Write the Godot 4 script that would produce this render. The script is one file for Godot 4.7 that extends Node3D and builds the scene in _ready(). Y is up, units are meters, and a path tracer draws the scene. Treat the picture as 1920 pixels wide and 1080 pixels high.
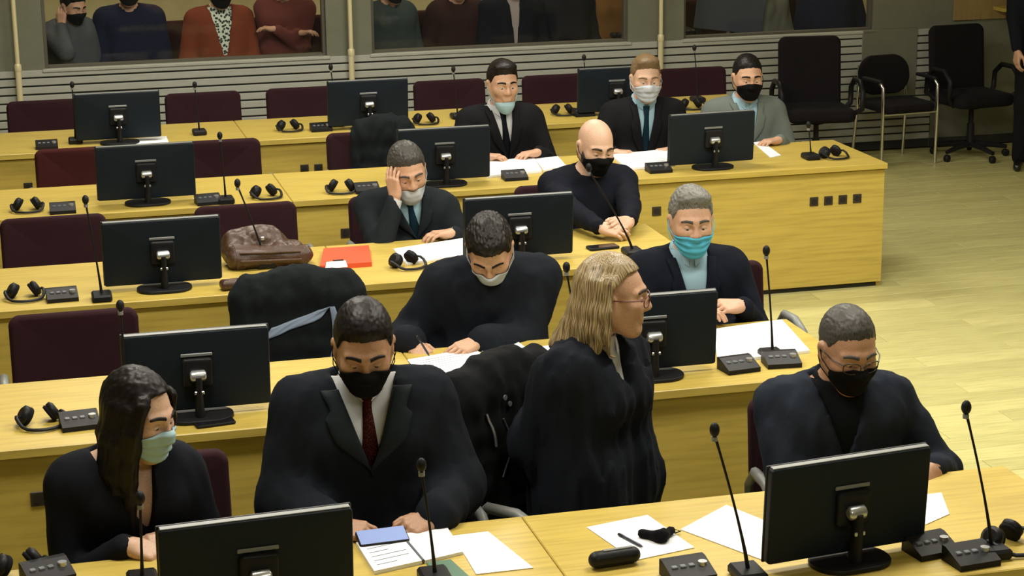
extends Node3D
# A courtroom with five rows of desks seen from above, a glazed public gallery behind.

const F := 3721.006
const CAM := Vector3(0, 2.91514534, 4.68568596)
const PITCH := 0.25477878
const YAW := -0.24885238
const ROLL := -0.01243934
const ROW := 1.84967          # distance from one row of desks to the next
const DEEP := 0.78            # depth of a desk
const TOP := 0.73             # height of a desk top
const WALL := -9.49           # the glazed rear wall

var fw: Vector3
var rt: Vector3
var up: Vector3
var M := {}
var taken := {}
var rng := RandomNumberGenerator.new()
var cloth_noise := FastNoiseLite.new()
var strand_noise := FastNoiseLite.new()

func _ready() -> void:
	rng.seed = 7
	# ---- camera
	fw = Vector3(-sin(YAW) * cos(PITCH), -sin(PITCH), -cos(YAW) * cos(PITCH))
	var r0 := fw.cross(Vector3.UP).normalized()
	var u0 := r0.cross(fw)
	rt = cos(ROLL) * r0 + sin(ROLL) * u0
	up = -sin(ROLL) * r0 + cos(ROLL) * u0
	var cam := Camera3D.new()
	cam.name = "camera"
	cam.fov = rad_to_deg(2.0 * atan(540.0 / F))
	cam.near = 0.05
	cam.far = 100.0
	cam.transform = Transform3D(Basis(rt, up, -fw), CAM)
	add_child(cam)
	# ---- environment: a closed room, so the sky adds nothing
	var env := Environment.new()
	env.background_mode = Environment.BG_COLOR
	env.background_color = Color(0.0, 0.0, 0.0)
	env.tonemap_mode = Environment.TONE_MAPPER_LINEAR
	env.tonemap_exposure = 1.0
	env.sdfgi_enabled = true
	env.ssao_enabled = true
	env.ssil_enabled = true
	var we := WorldEnvironment.new()
	we.name = "environment"
	we.environment = env
	add_child(we)
	make_materials()
	# ---- ceiling lamps: rows of luminous panels, most of them over the front of the room
	for a in LAMPS:
		ceiling_lamp(a)
	# ---- the setting
	build_room()
	build_gallery()
	gallery_seats()
	# ---- furniture
	build_desks()
	build_chairs()
	build_monitors()
	# ---- people
	build_people()
	# ---- small things
	build_small()

# ------------------------------------------------------------------ pixels to places
func ray(x: float, y: float) -> Vector3:
	return fw * F + rt * (x - 960.0) - up * (y - 540.0)
func on_y(x: float, y: float, h := TOP) -> Vector3:      # where the pixel meets a level surface
	var d := ray(x, y)
	return CAM + d * ((h - CAM.y) / d.y)
func on_z(x: float, y: float, z: float) -> Vector3:      # where the pixel meets an upright plane across the room
	var d := ray(x, y)
	return CAM + d * ((z - CAM.z) / d.z)
func near_z(row: int) -> float:
	return -(row - 1) * ROW
func far_z(row: int) -> float:
	return -(row - 1) * ROW - DEEP

# ------------------------------------------------------------------ nodes
func numbered(called: String) -> String:
	if not taken.has(called):
		taken[called] = 0
		return called
	taken[called] += 1
	return "%s_%03d" % [called, taken[called]]
func tag(o: Node, label: String, category: String, group := "", kind := "") -> void:
	if label: o.set_meta("label", label)
	if category: o.set_meta("category", category)
	if group: o.set_meta("group", group)
	if kind: o.set_meta("kind", kind)
func thing(called: String, label: String, category: String, at := Vector3.ZERO, turn := 0.0, group := "") -> Node3D:
	var o := Node3D.new()
	o.name = numbered(called)
	add_child(o)
	o.position = at
	o.rotation.y = turn
	tag(o, label, category, group)
	return o
func setting(called: String) -> Node3D:
	var o := Node3D.new()
	o.name = numbered(called)
	add_child(o)
	o.set_meta("kind", "structure")
	return o
func part(parent: Node, called: String, mesh: Mesh, mat: Material, xf := Transform3D.IDENTITY) -> MeshInstance3D:
	var o := MeshInstance3D.new()
	o.name = called
	o.mesh = mesh
	o.material_override = mat
	o.transform = xf
	o.cast_shadow = GeometryInstance3D.SHADOW_CASTING_SETTING_ON
	parent.add_child(o, true)
	return o
func copy(o: Node3D, at: Vector3, turn := 0.0, label := "", group := "") -> Node3D:
	var r: Node3D = o.duplicate()
	var base := String(o.name)
	if base.length() > 4 and base.substr(base.length() - 3).is_valid_int(): base = base.substr(0, base.length() - 4)
	r.name = numbered(base)
	add_child(r)
	r.position = at
	r.rotation = Vector3(0, turn, 0)
	if label: r.set_meta("label", label)
	if group: r.set_meta("group", group)
	return r

# ------------------------------------------------------------------ mesh builder
class MB:
	var v := PackedVector3Array()
	var n := PackedVector3Array()
	var ix := PackedInt32Array()
	var c := PackedColorArray()
	func flat(p: PackedVector3Array, inside: Vector3) -> void:      # a convex polygon with its own normal, facing away from a point
		var g := (p[1] - p[0]).cross(p[2] - p[0])
		if g.length_squared() < 1e-16 and p.size() > 3: g = (p[2] - p[0]).cross(p[3] - p[0])
		g = g.normalized()
		var out := g.dot(p[0] - inside) >= 0.0
		var b := v.size()
		for q in p:
			v.append(q)
			n.append(g if out else -g)
		for k in range(1, p.size() - 1):
			if out: ix.append_array(PackedInt32Array([b, b + k + 1, b + k]))
			else: ix.append_array(PackedInt32Array([b, b + k, b + k + 1]))
	func box(at: Vector3, size: Vector3, bev := 0.0, xf := Transform3D.IDENTITY) -> MB:
		var h := size * 0.5
		var b := minf(bev, minf(h.x, minf(h.y, h.z)) * 0.98)
		var mid := xf * at
		for ax in 3:
			var u := (ax + 1) % 3
			var w := (ax + 2) % 3
			for s: float in [-1.0, 1.0]:
				var q := PackedVector3Array()
				for k: Vector2 in [Vector2(-1, -1), Vector2(1, -1), Vector2(1, 1), Vector2(-1, 1)]:
					var p := Vector3.ZERO
					p[ax] = s * h[ax]; p[u] = k.x * (h[u] - b); p[w] = k.y * (h[w] - b)
					q.append(xf * (at + p))
				flat(q, mid)
			if b > 0.0:
				for s: float in [-1.0, 1.0]:
					for t: float in [-1.0, 1.0]:
						var q := PackedVector3Array()
						for k: Vector2 in [Vector2(-1, 0), Vector2(1, 0), Vector2(1, 1), Vector2(-1, 1)]:
							var p := Vector3.ZERO
							p[ax] = k.x * (h[ax] - b)
							p[u] = s * (h[u] - (b if k.y > 0.5 else 0.0)); p[w] = t * (h[w] - (0.0 if k.y > 0.5 else b))
							q.append(xf * (at + p))
						flat(q, mid)
		if b > 0.0:
			for sx: float in [-1.0, 1.0]:
				for sy: float in [-1.0, 1.0]:
					for sz: float in [-1.0, 1.0]:
						var s := Vector3(sx, sy, sz)
						flat(PackedVector3Array([xf * (at + s * Vector3(h.x, h.y - b, h.z - b)), xf * (at + s * Vector3(h.x - b, h.y, h.z - b)), xf * (at + s * Vector3(h.x - b, h.y - b, h.z))]), mid)
		return self
	func indexed(p: PackedVector3Array, t: PackedInt32Array, xf := Transform3D.IDENTITY, flip := false) -> void:   # smooth surface; triangles run clockwise seen from outside
		var b := v.size()
		var nn := PackedVector3Array()
		nn.resize(p.size())
		for k in range(0, t.size(), 3):
			var i0 := t[k]; var i1 := t[k + 1]; var i2 := t[k + 2]
			var g := (p[i2] - p[i0]).cross(p[i1] - p[i0])
			nn[i0] += g; nn[i1] += g; nn[i2] += g
		for k in p.size():
			v.append(xf * p[k])
			n.append((xf.basis * nn[k]).normalized() * (-1.0 if flip else 1.0))
		for k in range(0, t.size(), 3):
			ix.append(b + t[k])
			ix.append(b + t[k + (2 if flip else 1)])
			ix.append(b + t[k + (1 if flip else 2)])
	func loft(rings: Array, caps := true, xf := Transform3D.IDENTITY, closed := true) -> MB:
		var p := PackedVector3Array()
		var t := PackedInt32Array()
		var m: int = rings[0].size()
		for r: PackedVector3Array in rings: p.append_array(r)
		for i in rings.size() - 1:
			for j in (m if closed else m - 1):
				var a := i * m + j
				var b := i * m + (j + 1) % m
				t.append_array(PackedInt32Array([a, b, b + m, a, b + m, a + m]))
		var mid := Vector3.ZERO
		for q in p: mid += q
		mid /= p.size()
		var vol := 0.0
		for k in range(0, t.size(), 3): vol += (p[t[k]] - mid).dot((p[t[k + 2]] - mid).cross(p[t[k + 1]] - mid))
		if vol < 0.0:
			for k in range(0, t.size(), 3):
				var s := t[k + 1]
				t[k + 1] = t[k + 2]
				t[k + 2] = s
		indexed(p, t, xf)
		if caps:
			for e: int in [0, rings.size() - 1]:
				var other: PackedVector3Array = rings[1 if e == 0 else rings.size() - 2]
				var mine: PackedVector3Array = rings[e]
				var c0 := Vector3.ZERO; var c1 := Vector3.ZERO
				for q in mine: c0 += q
				for q in other: c1 += q
				c0 /= m; c1 /= m
				if c0.is_equal_approx(c1): c1 = mid
				var face := PackedVector3Array()
				for q in mine: face.append(xf * q)
				flat(face, xf * c1)
		return self
	func tube(pts: PackedVector3Array, radii: Array, sides := 8, caps := true, xf := Transform3D.IDENTITY, squash := 1.0) -> MB:
		var rings := []
		var side := Vector3.ZERO
		for i in pts.size():
			var d := (pts[mini(i + 1, pts.size() - 1)] - pts[maxi(i - 1, 0)]).normalized()
			if side == Vector3.ZERO: side = d.cross(Vector3.UP if absf(d.y) < 0.9 else Vector3.RIGHT).normalized()
			side = (side - d * side.dot(d)).normalized()
			var o := d.cross(side)
			var r: float = radii[mini(i, radii.size() - 1)]
			var ring := PackedVector3Array()
			for j in sides:
				var a := TAU * j / sides
				ring.append(pts[i] + side * cos(a) * r + o * sin(a) * r * squash)
			rings.append(ring)
		return loft(rings, caps, xf)
	func lathe(prof: Array, sides := 16, xf := Transform3D.IDENTITY, caps := true) -> MB:
		var rings := []
		for q: Vector2 in prof:
			var ring := PackedVector3Array()
			for j in sides:
				var a := TAU * j / sides
				ring.append(Vector3(q.x * cos(a), q.y, q.x * sin(a)))
			rings.append(ring)
		return loft(rings, caps, xf)
	func pillow(w: float, h: float, t: float, r: float, puff := 0.0, bend := 0.0, xf := Transform3D.IDENTITY, edge := -1.0) -> MB:   # a rounded slab in xy, thick in z
		var e := t * 0.35 if edge < 0.0 else edge
		var rings := []
		for st: Vector3 in [Vector3(0.02, 1, 1), Vector3(0.45, 1, 0.8), Vector3(0.75, 1, 0.45), Vector3(1, 1, 0), Vector3(1.5, 1, 0), Vector3(2, 1, 0), Vector3(2, -1, 0), Vector3(1.5, -1, 0), Vector3(1, -1, 0), Vector3(0.75, -1, 0.45), Vector3(0.45, -1, 0.8), Vector3(0.02, -1, 1)]:
			var ring := PackedVector3Array()
			var inset := 0.0
			var z := t * 0.5
			var k := 1.0
			if st.x <= 1.0:
				k = st.x
				inset = e
			elif st.x == 1.5:
				inset = e * 0.3
				z = t * 0.5 - e * 0.3
			else:
				z = t * 0.5 - e
			for j in 32:
				var a := TAU * (j + 0.5) / 32.0
				var cx := signf(cos(a)) * (w * 0.5 - r)
				var cy := signf(sin(a)) * (h * 0.5 - r)
				var p := Vector2(cx + cos(a) * (r - inset), cy + sin(a) * (r - inset)) * k
				var dome := (1.0 - pow(2.0 * p.x / w, 2.0)) * (1.0 - pow(2.0 * p.y / h, 2.0))
				var zz := (z + puff * maxf(dome, 0.0)) * st.y + bend * p.x * p.x
				ring.append(Vector3(p.x, p.y, zz))
			rings.append(ring)
		return loft(rings, true, xf)
	func prism(poly: PackedVector2Array, z0: float, z1: float, xf := Transform3D.IDENTITY) -> MB:     # a flat outline given thickness
		var tri := Geometry2D.triangulate_polygon(poly)
		var mid := Vector2.ZERO
		for q in poly: mid += q
		mid /= poly.size()
		for z: float in [z0, z1]:
			for k in range(0, tri.size(), 3):
				var q := PackedVector3Array()
				for i in 3: q.append(xf * Vector3(poly[tri[k + i]].x, poly[tri[k + i]].y, z))
				flat(q, xf * Vector3(poly[tri[k]].x, poly[tri[k]].y, (z0 + z1) * 0.5))
		var cw := Geometry2D.is_polygon_clockwise(poly)
		for i in poly.size():
			var a := poly[i]; var b := poly[(i + 1) % poly.size()]
			var d := (b - a).normalized()
			var inward := Vector2(d.y, -d.x) * (1.0 if cw else -1.0) * 0.001
			var m2 := (a + b) * 0.5 + inward
			flat(PackedVector3Array([xf * Vector3(a.x, a.y, z0), xf * Vector3(b.x, b.y, z0), xf * Vector3(b.x, b.y, z1), xf * Vector3(a.x, a.y, z1)]), xf * Vector3(m2.x, m2.y, (z0 + z1) * 0.5))
		return self
	func sheet(grid: Array, thick: Vector3, xf := Transform3D.IDENTITY) -> MB:      # rows of points made into a thin closed sheet
		var nu: int = grid.size()
		var nv: int = grid[0].size()
		var p := PackedVector3Array()
		var t := PackedInt32Array()
		for side in 2:
			for i in nu:
				for j in nv:
					p.append(grid[i][j] + (thick if side == 1 else Vector3.ZERO))
		var m := nu * nv
		for i in nu - 1:
			for j in nv - 1:
				var a := i * nv + j
				t.append_array(PackedInt32Array([a, a + 1, a + nv + 1, a, a + nv + 1, a + nv]))
				t.append_array(PackedInt32Array([m + a, m + a + nv + 1, m + a + 1, m + a, m + a + nv, m + a + nv + 1]))
		var rim := PackedInt32Array()
		for j in nv: rim.append(j)
		for i in range(1, nu): rim.append(i * nv + nv - 1)
		for j in range(nv - 2, -1, -1): rim.append((nu - 1) * nv + j)
		for i in range(nu - 2, 0, -1): rim.append(i * nv)
		for k in rim.size():
			var a := rim[k]; var b := rim[(k + 1) % rim.size()]
			t.append_array(PackedInt32Array([a, m + a, m + b, a, m + b, b]))
		var vol := 0.0
		var mid := p[m / 2] + thick * 0.5
		for k in range(0, t.size(), 3): vol += (p[t[k]] - mid).dot((p[t[k + 2]] - mid).cross(p[t[k + 1]] - mid))
		if vol < 0.0:
			for k in range(0, t.size(), 3):
				var s := t[k + 1]
				t[k + 1] = t[k + 2]
				t[k + 2] = s
		indexed(p, t, xf)
		return self
	func paint(col: Color) -> MB:                        # colours every vertex added since the last call
		while c.size() < v.size(): c.append(col)
		return self
	func mesh() -> ArrayMesh:
		var a := []
		a.resize(Mesh.ARRAY_MAX)
		a[Mesh.ARRAY_VERTEX] = v
		a[Mesh.ARRAY_NORMAL] = n
		a[Mesh.ARRAY_INDEX] = ix
		if c.size() == v.size(): a[Mesh.ARRAY_COLOR] = c
		var m := ArrayMesh.new()
		m.add_surface_from_arrays(Mesh.PRIMITIVE_TRIANGLES, a)
		return m

func xf_at(at: Vector3, rx := 0.0, ry := 0.0, rz := 0.0) -> Transform3D:
	return Transform3D(Basis.from_euler(Vector3(rx, ry, rz)), at)

# ------------------------------------------------------------------ materials
func noise_tex(kind: int, freq: float, octaves: int, stops: Array, seed_ := 1, normal := false, bump := 4.0) -> NoiseTexture2D:
	var fn := FastNoiseLite.new()
	fn.noise_type = kind
	fn.frequency = freq
	fn.fractal_octaves = octaves
	fn.seed = seed_
	var t := NoiseTexture2D.new()
	t.width = 512
	t.height = 512
	t.seamless = true
	t.noise = fn
	if normal:
		t.as_normal_map = true
		t.bump_strength = bump
	elif stops:
		var g := Gradient.new()
		var off := PackedFloat32Array()
		var col := PackedColorArray()
		for s in stops:
			off.append(s[0])
			col.append(s[1])
		g.offsets = off
		g.colors = col
		t.color_ramp = g
	return t
func mat(called: String, col: Color, rough := 0.6, metal := 0.0) -> StandardMaterial3D:
	var m := StandardMaterial3D.new()
	m.resource_name = called
	m.albedo_color = col
	m.roughness = rough
	m.metallic = metal
	M[called] = m
	return m
func textured(m: StandardMaterial3D, tex: Texture2D, scale: Vector3, world := true) -> StandardMaterial3D:
	m.albedo_texture = tex
	m.uv1_triplanar = true
	m.uv1_world_triplanar = world
	m.uv1_scale = scale
	m.uv1_triplanar_sharpness = 8.0
	return m
func lin(r: float, g: float, b: float) -> Color:
	return Color(r, g, b).linear_to_srgb()

const CEIL := 3.5
const LAMPS := [Vector3(0.4, CEIL, -1.0), Vector3(2.8, CEIL, -1.0), Vector3(5.3, CEIL, -2.9), Vector3(0.9, CEIL, -3.6), Vector3(3.5, CEIL, -3.6), Vector3(0.6, CEIL, -6.7), Vector3(3.0, CEIL, -6.7), Vector3(2.0, CEIL, 2.8)]

func make_materials() -> void:
	var pale := [[0.0, Color(0.87, 0.86, 0.84)], [0.45, Color(0.95, 0.95, 0.945)], [0.6, Color(0.97, 0.97, 0.97)], [1.0, Color(1, 1, 1)]]
	var grain := noise_tex(FastNoiseLite.TYPE_SIMPLEX_SMOOTH, 0.012, 5, pale, 3)
	textured(mat("desk_wood", lin(0.575, 0.43, 0.092), 0.4), grain, Vector3(0.3, 5.0, 5.0))
	var tints := [lin(0.62, 0.58, 0.245), lin(0.59, 0.55, 0.23), lin(0.65, 0.605, 0.26), lin(0.565, 0.525, 0.22)]
	for k in 4:
		textured(mat("plank_wood_%d" % k, tints[k], 0.42), grain, Vector3(0.5, 6.0, 7.0)).uv1_offset = Vector3(0.37 * k, 0.2 * k, 0.61 * k)
	var blotch := noise_tex(FastNoiseLite.TYPE_SIMPLEX_SMOOTH, 0.02, 4, [[0.0, Color(0.95, 0.95, 0.95)], [1.0, Color(1, 1, 1)]], 9)
	textured(mat("wall_paint", lin(0.17, 0.177, 0.122), 0.8), blotch, Vector3(0.7, 0.7, 0.7))
	textured(mat("gallery_paint", lin(0.50, 0.46, 0.24), 0.85), blotch, Vector3(0.5, 0.5, 0.5))
	textured(mat("room_paint", lin(0.52, 0.49, 0.38), 0.85), blotch, Vector3(0.5, 0.5, 0.5))
	textured(mat("slat_paint", lin(0.42, 0.43, 0.37), 0.55), blotch, Vector3(0.6, 2.0, 2.0))
	mat("groove", lin(0.03, 0.03, 0.025), 0.9)
	textured(mat("brown_panel", lin(0.32, 0.22, 0.08), 0.6), grain, Vector3(3.0, 0.4, 3.0))
	mat("brass", lin(0.74, 0.66, 0.40), 0.4, 0.15)
	mat("window_frame", lin(0.10, 0.095, 0.07), 0.5, 0.2)
	var glass := mat("glass", Color(0.5, 0.56, 0.53, 0.01), 0.03)
	glass.metallic_specular = 0.2
	glass.transparency = BaseMaterial3D.TRANSPARENCY_ALPHA
	var weave := noise_tex(FastNoiseLite.TYPE_SIMPLEX, 0.09, 3, [[0.0, Color(0.7, 0.7, 0.7)], [1.0, Color(1, 1, 1)]], 12)
	cloth("burgundy", lin(0.042, 0.016, 0.021), weave, 6.0)
	cloth("red_chair", lin(0.075, 0.018, 0.016), weave, 6.0)
	cloth("dark_chair", lin(0.016, 0.014, 0.016), weave, 6.0)
	cloth("gallery_seat", lin(0.055, 0.018, 0.014), weave, 6.0)
	mat("black_plastic", lin(0.012, 0.012, 0.013), 0.45).metallic_specular = 0.3
	mat("monitor_back", lin(0.010, 0.015, 0.020), 0.5).metallic_specular = 0.3
	mat("monitor_front", lin(0.01, 0.01, 0.012), 0.15)
	mat("bezel", lin(0.03, 0.033, 0.036), 0.35).metallic_specular = 0.3
	mat("silver", lin(0.55, 0.57, 0.58), 0.3, 0.75)
	mat("slate_blue", lin(0.055, 0.065, 0.085), 0.6)
	mat("chrome", lin(0.7, 0.7, 0.68), 0.18, 1.0)
	mat("grey_plastic", lin(0.20, 0.21, 0.20), 0.4)
	mat("outlet", lin(0.03, 0.02, 0.012), 0.5)
	mat("outlet_hole", lin(0.008, 0.006, 0.005), 0.6)
	mat("paper", lin(0.86, 0.88, 0.90), 0.85)
	mat("paper_mint", lin(0.62, 0.82, 0.76), 0.85)
	mat("ink", lin(0.12, 0.13, 0.16), 0.8)
	mat("ceiling_white", lin(0.6, 0.58, 0.5), 0.9)
	var glow := mat("lamp_glow", Color(0.9, 0.9, 0.88), 0.6)
	glow.emission_enabled = true
	glow.emission = Color(1.0, 0.97, 0.9)
	glow.emission_energy_multiplier = 2.0
	M.weave = weave
	cloth_noise.seed = 5
	cloth_noise.frequency = 1.0
	cloth_noise.fractal_octaves = 2
	strand_noise.seed = 11
	strand_noise.frequency = 1.0
	strand_noise.fractal_octaves = 2

func cloth(called: String, col: Color, weave: Texture2D, scale := 8.0, sheen := 0.15) -> StandardMaterial3D:
	var m := mat(called, col, 0.85)
	textured(m, weave, Vector3.ONE * scale, false)
	m.rim_enabled = sheen > 0.0
	m.rim = sheen
	m.rim_tint = 0.6
	m.metallic_specular = 0.2
	return m

func ceiling_lamp(at: Vector3) -> void:
	var t := thing("ceiling_lamp", "flat white luminous panel set in the courtroom ceiling", "lamp", at, 0.0, "ceiling lamps of the courtroom")
	part(t, "housing", MB.new().box(Vector3(0, 0.03, 0), Vector3(1.3, 0.05, 0.7), 0.004).mesh(), M.silver)
	part(t, "lamp_diffuser", MB.new().box(Vector3(0, -0.002, 0), Vector3(1.22, 0.02, 0.62), 0.003).mesh(), M.lamp_glow)
	var l := AreaLight3D.new()
	l.name = "lamp_light"
	l.area_size = Vector2(1.2, 0.6)
	l.light_color = Color(1.0, 0.975, 0.93)
	l.light_energy = LAMP_POWER * (0.5 if at.z > 0.0 else 1.0)      # the lamp towards the front is dimmed
	l.area_range = 30.0
	l.shadow_enabled = true
	t.add_child(l)
	l.position = Vector3(0, -0.03, 0)
	l.rotation_degrees = Vector3(-90, 0, 0)

const LAMP_POWER := 6.6

func slab(parent: Node, called: String, a: Vector3, b: Vector3, m: Material, bev := 0.0) -> MeshInstance3D:
	return part(parent, called, MB.new().box((a + b) * 0.5, (b - a).abs(), bev).mesh(), m)

const OPEN := [[-2.3, -0.10], [0.26, 2.25], [2.58, 4.53], [4.97, 6.52]]     # the gallery's windows
const SILL := 0.935
const HEAD := 2.35

func build_room() -> void:
	# floor: a base, and strips of wood where the floor lies open beside the desks
	var fl := setting("floor")
	slab(fl, "floor_base", Vector3(-6, -0.15, -12.6), Vector3(9.2, -0.014, 8), M.plank_wood_1)
	slab(fl, "floor_field", Vector3(-6, -0.0139, -12.6), Vector3(3.0, 0, 8), M.plank_wood_1)
	slab(fl, "floor_field", Vector3(3.002, -0.0139, 0.455), Vector3(9.2, 0, 8), M.plank_wood_1)
	var wide := 0.15
	var long := 1.36
	var shapes := []
	for ln: float in [long, long * 0.42, long * 0.71]:
		shapes.append(MB.new().box(Vector3(ln * 0.5, -0.007, 0), Vector3(ln - 0.003, 0.0139, wide - 0.0025), 0.0015).mesh())
	var z := 0.38
	var row := 0
	while z > -9.5:
		var x := 3.002
		var first := true
		while x < 8.2:
			var k := 0
			if first: k = row % 3
			var ln: float = [long, long * 0.42, long * 0.71][k]
			part(fl, "plank", shapes[k], M["plank_wood_%d" % rng.randi_range(0, 3)], Transform3D(Basis(), Vector3(x, rng.randf_range(-0.0008, 0.0), z)))
			x += ln
			first = false
		z -= wide
		row += 1
	# ceiling and the walls out of view
	var ce := setting("ceiling")
	slab(ce, "ceiling_slab", Vector3(-6, CEIL + 0.06, -12.6), Vector3(9.2, CEIL + 0.2, 8), M.ceiling_white)
	var wl := setting("wall_left")
	slab(wl, "wall_slab", Vector3(-6.15, 0, -12.6), Vector3(-6, CEIL + 0.06, 8), M.room_paint)
	var wr := setting("wall_right")
	slab(wr, "wall_slab", Vector3(9.2, 0, -12.6), Vector3(9.35, CEIL + 0.06, 8), M.room_paint)
	var wf := setting("wall_front")
	slab(wf, "wall_slab", Vector3(-6, 0, 8), Vector3(9.2, CEIL + 0.06, 8.15), M.room_paint)
	# the glazed rear wall
	var wb := setting("wall_back")
	var b := WALL - 0.16
	slab(wb, "lower_wall", Vector3(-6, 0, b), Vector3(9.2, SILL - 0.02, WALL - 0.02), M.groove)
	slab(wb, "header", Vector3(-6, HEAD, b), Vector3(9.2, CEIL + 0.06, WALL - 0.02), M.wall_paint)
	var edge := -6.0
	for o in OPEN + [[9.2, 9.2]]:
		slab(wb, "pillar", Vector3(edge, SILL - 0.02, b), Vector3(o[0], HEAD, WALL - 0.02), M.wall_paint)
		edge = o[1]
	slab(wb, "plain_wall", Vector3(7.02, 0.0, WALL - 0.019), Vector3(9.2, HEAD, WALL), M.wall_paint)
	slab(wb, "hatch_panel", Vector3(6.42, 0.42, WALL - 0.018), Vector3(6.88, SILL + 0.01, WALL + 0.012), M.wall_paint, 0.003)
	var joints := [-6.0, -2.26, 0.08, 2.42, 4.76, 7.02]
	for k in joints.size() - 1:
		var w: float = joints[k + 1] - joints[k] - 0.006
		var shape := MB.new().box(Vector3(w * 0.5, 0, 0), Vector3(w, 0.047, 0.028), 0.004).mesh()
		for j in 15:
			part(wb, "slat", shape, M.slat_paint, Transform3D(Basis(), Vector3(joints[k] + 0.003, SILL - 0.024 - j * 0.0585, WALL - 0.012)))
	for o in OPEN:
		slab(wb, "window_sill", Vector3(o[0] - 0.02, SILL - 0.018, WALL - 0.17), Vector3(o[1] + 0.02, SILL + 0.004, WALL + 0.012), M.slat_paint, 0.004)
	var bb := setting("baseboard_back")
	slab(bb, "board", Vector3(7.02, 0.0, WALL + 0.0005), Vector3(9.2, 0.07, WALL + 0.012), M.groove, 0.002)
	var n := 1
	for o in OPEN:
		var wn := setting("window_%d" % n)
		var x0: float = o[0]
		var x1: float = o[1]
		for q in [[x0, x0 + 0.025, SILL + 0.004, HEAD], [x1 - 0.025, x1, SILL + 0.004, HEAD], [x0 + 0.025, x1 - 0.025, SILL + 0.004, SILL + 0.022], [x0 + 0.025, x1 - 0.025, HEAD - 0.03, HEAD]]:
			slab(wn, "frame_bar", Vector3(q[0], q[2], WALL - 0.11), Vector3(q[1], q[3], WALL - 0.05), M.window_frame, 0.002)
		slab(wn, "pane", Vector3(x0 + 0.025, SILL + 0.022, WALL - 0.086), Vector3(x1 - 0.025, HEAD - 0.03, WALL - 0.078), M.glass)
		n += 1
	# slim poles standing before the pillars
	for k in 3:
		var x: float = [0.075, 2.415, 4.765][k]
		var t := thing("brass_pole", ["slim brass pole before the rear wall beside the first burgundy chair", "slim brass pole before the rear wall between the two crowded gallery windows", "slim brass pole before the rear wall behind the man in the white mask"][k], "pole", Vector3(x, 0, WALL + 0.05), 0.0, "brass poles along the rear wall")
		part(t, "pole", MB.new().lathe([Vector2(0.021, 0.0), Vector2(0.021, 0.95)], 12).mesh(), M.brass)
		part(t, "upper_pole", MB.new().lathe([Vector2(0.016, 0.96), Vector2(0.016, CEIL + 0.06)], 12).mesh(), M.brass)
		part(t, "sleeve", MB.new().lathe([Vector2(0.021, 0.94), Vector2(0.025, 0.95), Vector2(0.025, 0.985), Vector2(0.016, 0.995)], 12).mesh(), M.brass)
	# brown board with a ledge on the plain wall at the right
	var sh := thing("wall_shelf", "brown wooden wall board with a narrow pale ledge above the black office chair", "shelf", Vector3(7.7, 0, WALL))
	part(sh, "board", MB.new().box(Vector3(0.05, 1.45, 0.012), Vector3(1.15, 0.92, 0.022), 0.003).mesh(), M.brown_panel)
	part(sh, "ledge", MB.new().box(Vector3(0.12, 1.075, 0.10), Vector3(0.62, 0.03, 0.16), 0.004).mesh(), M.desk_wood)
	part(sh, "bracket", MB.new().box(Vector3(-0.02, 0.99, 0.05), Vector3(0.03, 0.14, 0.05), 0.004).mesh(), M.black_plastic)

func build_gallery() -> void:
	var gw := setting("wall_gallery")
	slab(gw, "wall_slab", Vector3(-6, 0, -12.75), Vector3(9.2, CEIL + 0.06, -12.6), M.gallery_paint)
	slab(gw, "platform", Vector3(-6, 0.0, -12.6), Vector3(9.2, 0.3, WALL - 0.2), M.brown_panel)
	for x: float in [0.6, 3.5, 6.2]:
		var t := thing("gallery_lamp", "small white luminous panel set in the gallery ceiling", "lamp", Vector3(x, CEIL, -11.0), 0.0, "ceiling lamps of the gallery")
		part(t, "housing", MB.new().box(Vector3(0, 0.03, 0), Vector3(0.7, 0.05, 0.7), 0.004).mesh(), M.silver)
		part(t, "lamp_diffuser", MB.new().box(Vector3(0, -0.002, 0), Vector3(0.62, 0.02, 0.62), 0.003).mesh(), M.lamp_glow)
		var l := AreaLight3D.new()
		l.name = "lamp_light"
		l.area_size = Vector2(0.6, 0.6)
		l.light_color = Color(1.0, 0.93, 0.78)
		l.light_energy = LAMP_POWER * 0.36
		l.area_range = 20.0
		l.shadow_enabled = true
		t.add_child(l)
		l.position = Vector3(0, -0.03, 0)
		l.rotation_degrees = Vector3(-90, 0, 0)

const MODULES := [[-1.81, -0.2], [-0.2, 1.41], [1.41, 3.02], [3.02, 4.82]]
const ORDINAL := ["front", "second", "third", "fourth", "rearmost"]

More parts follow.
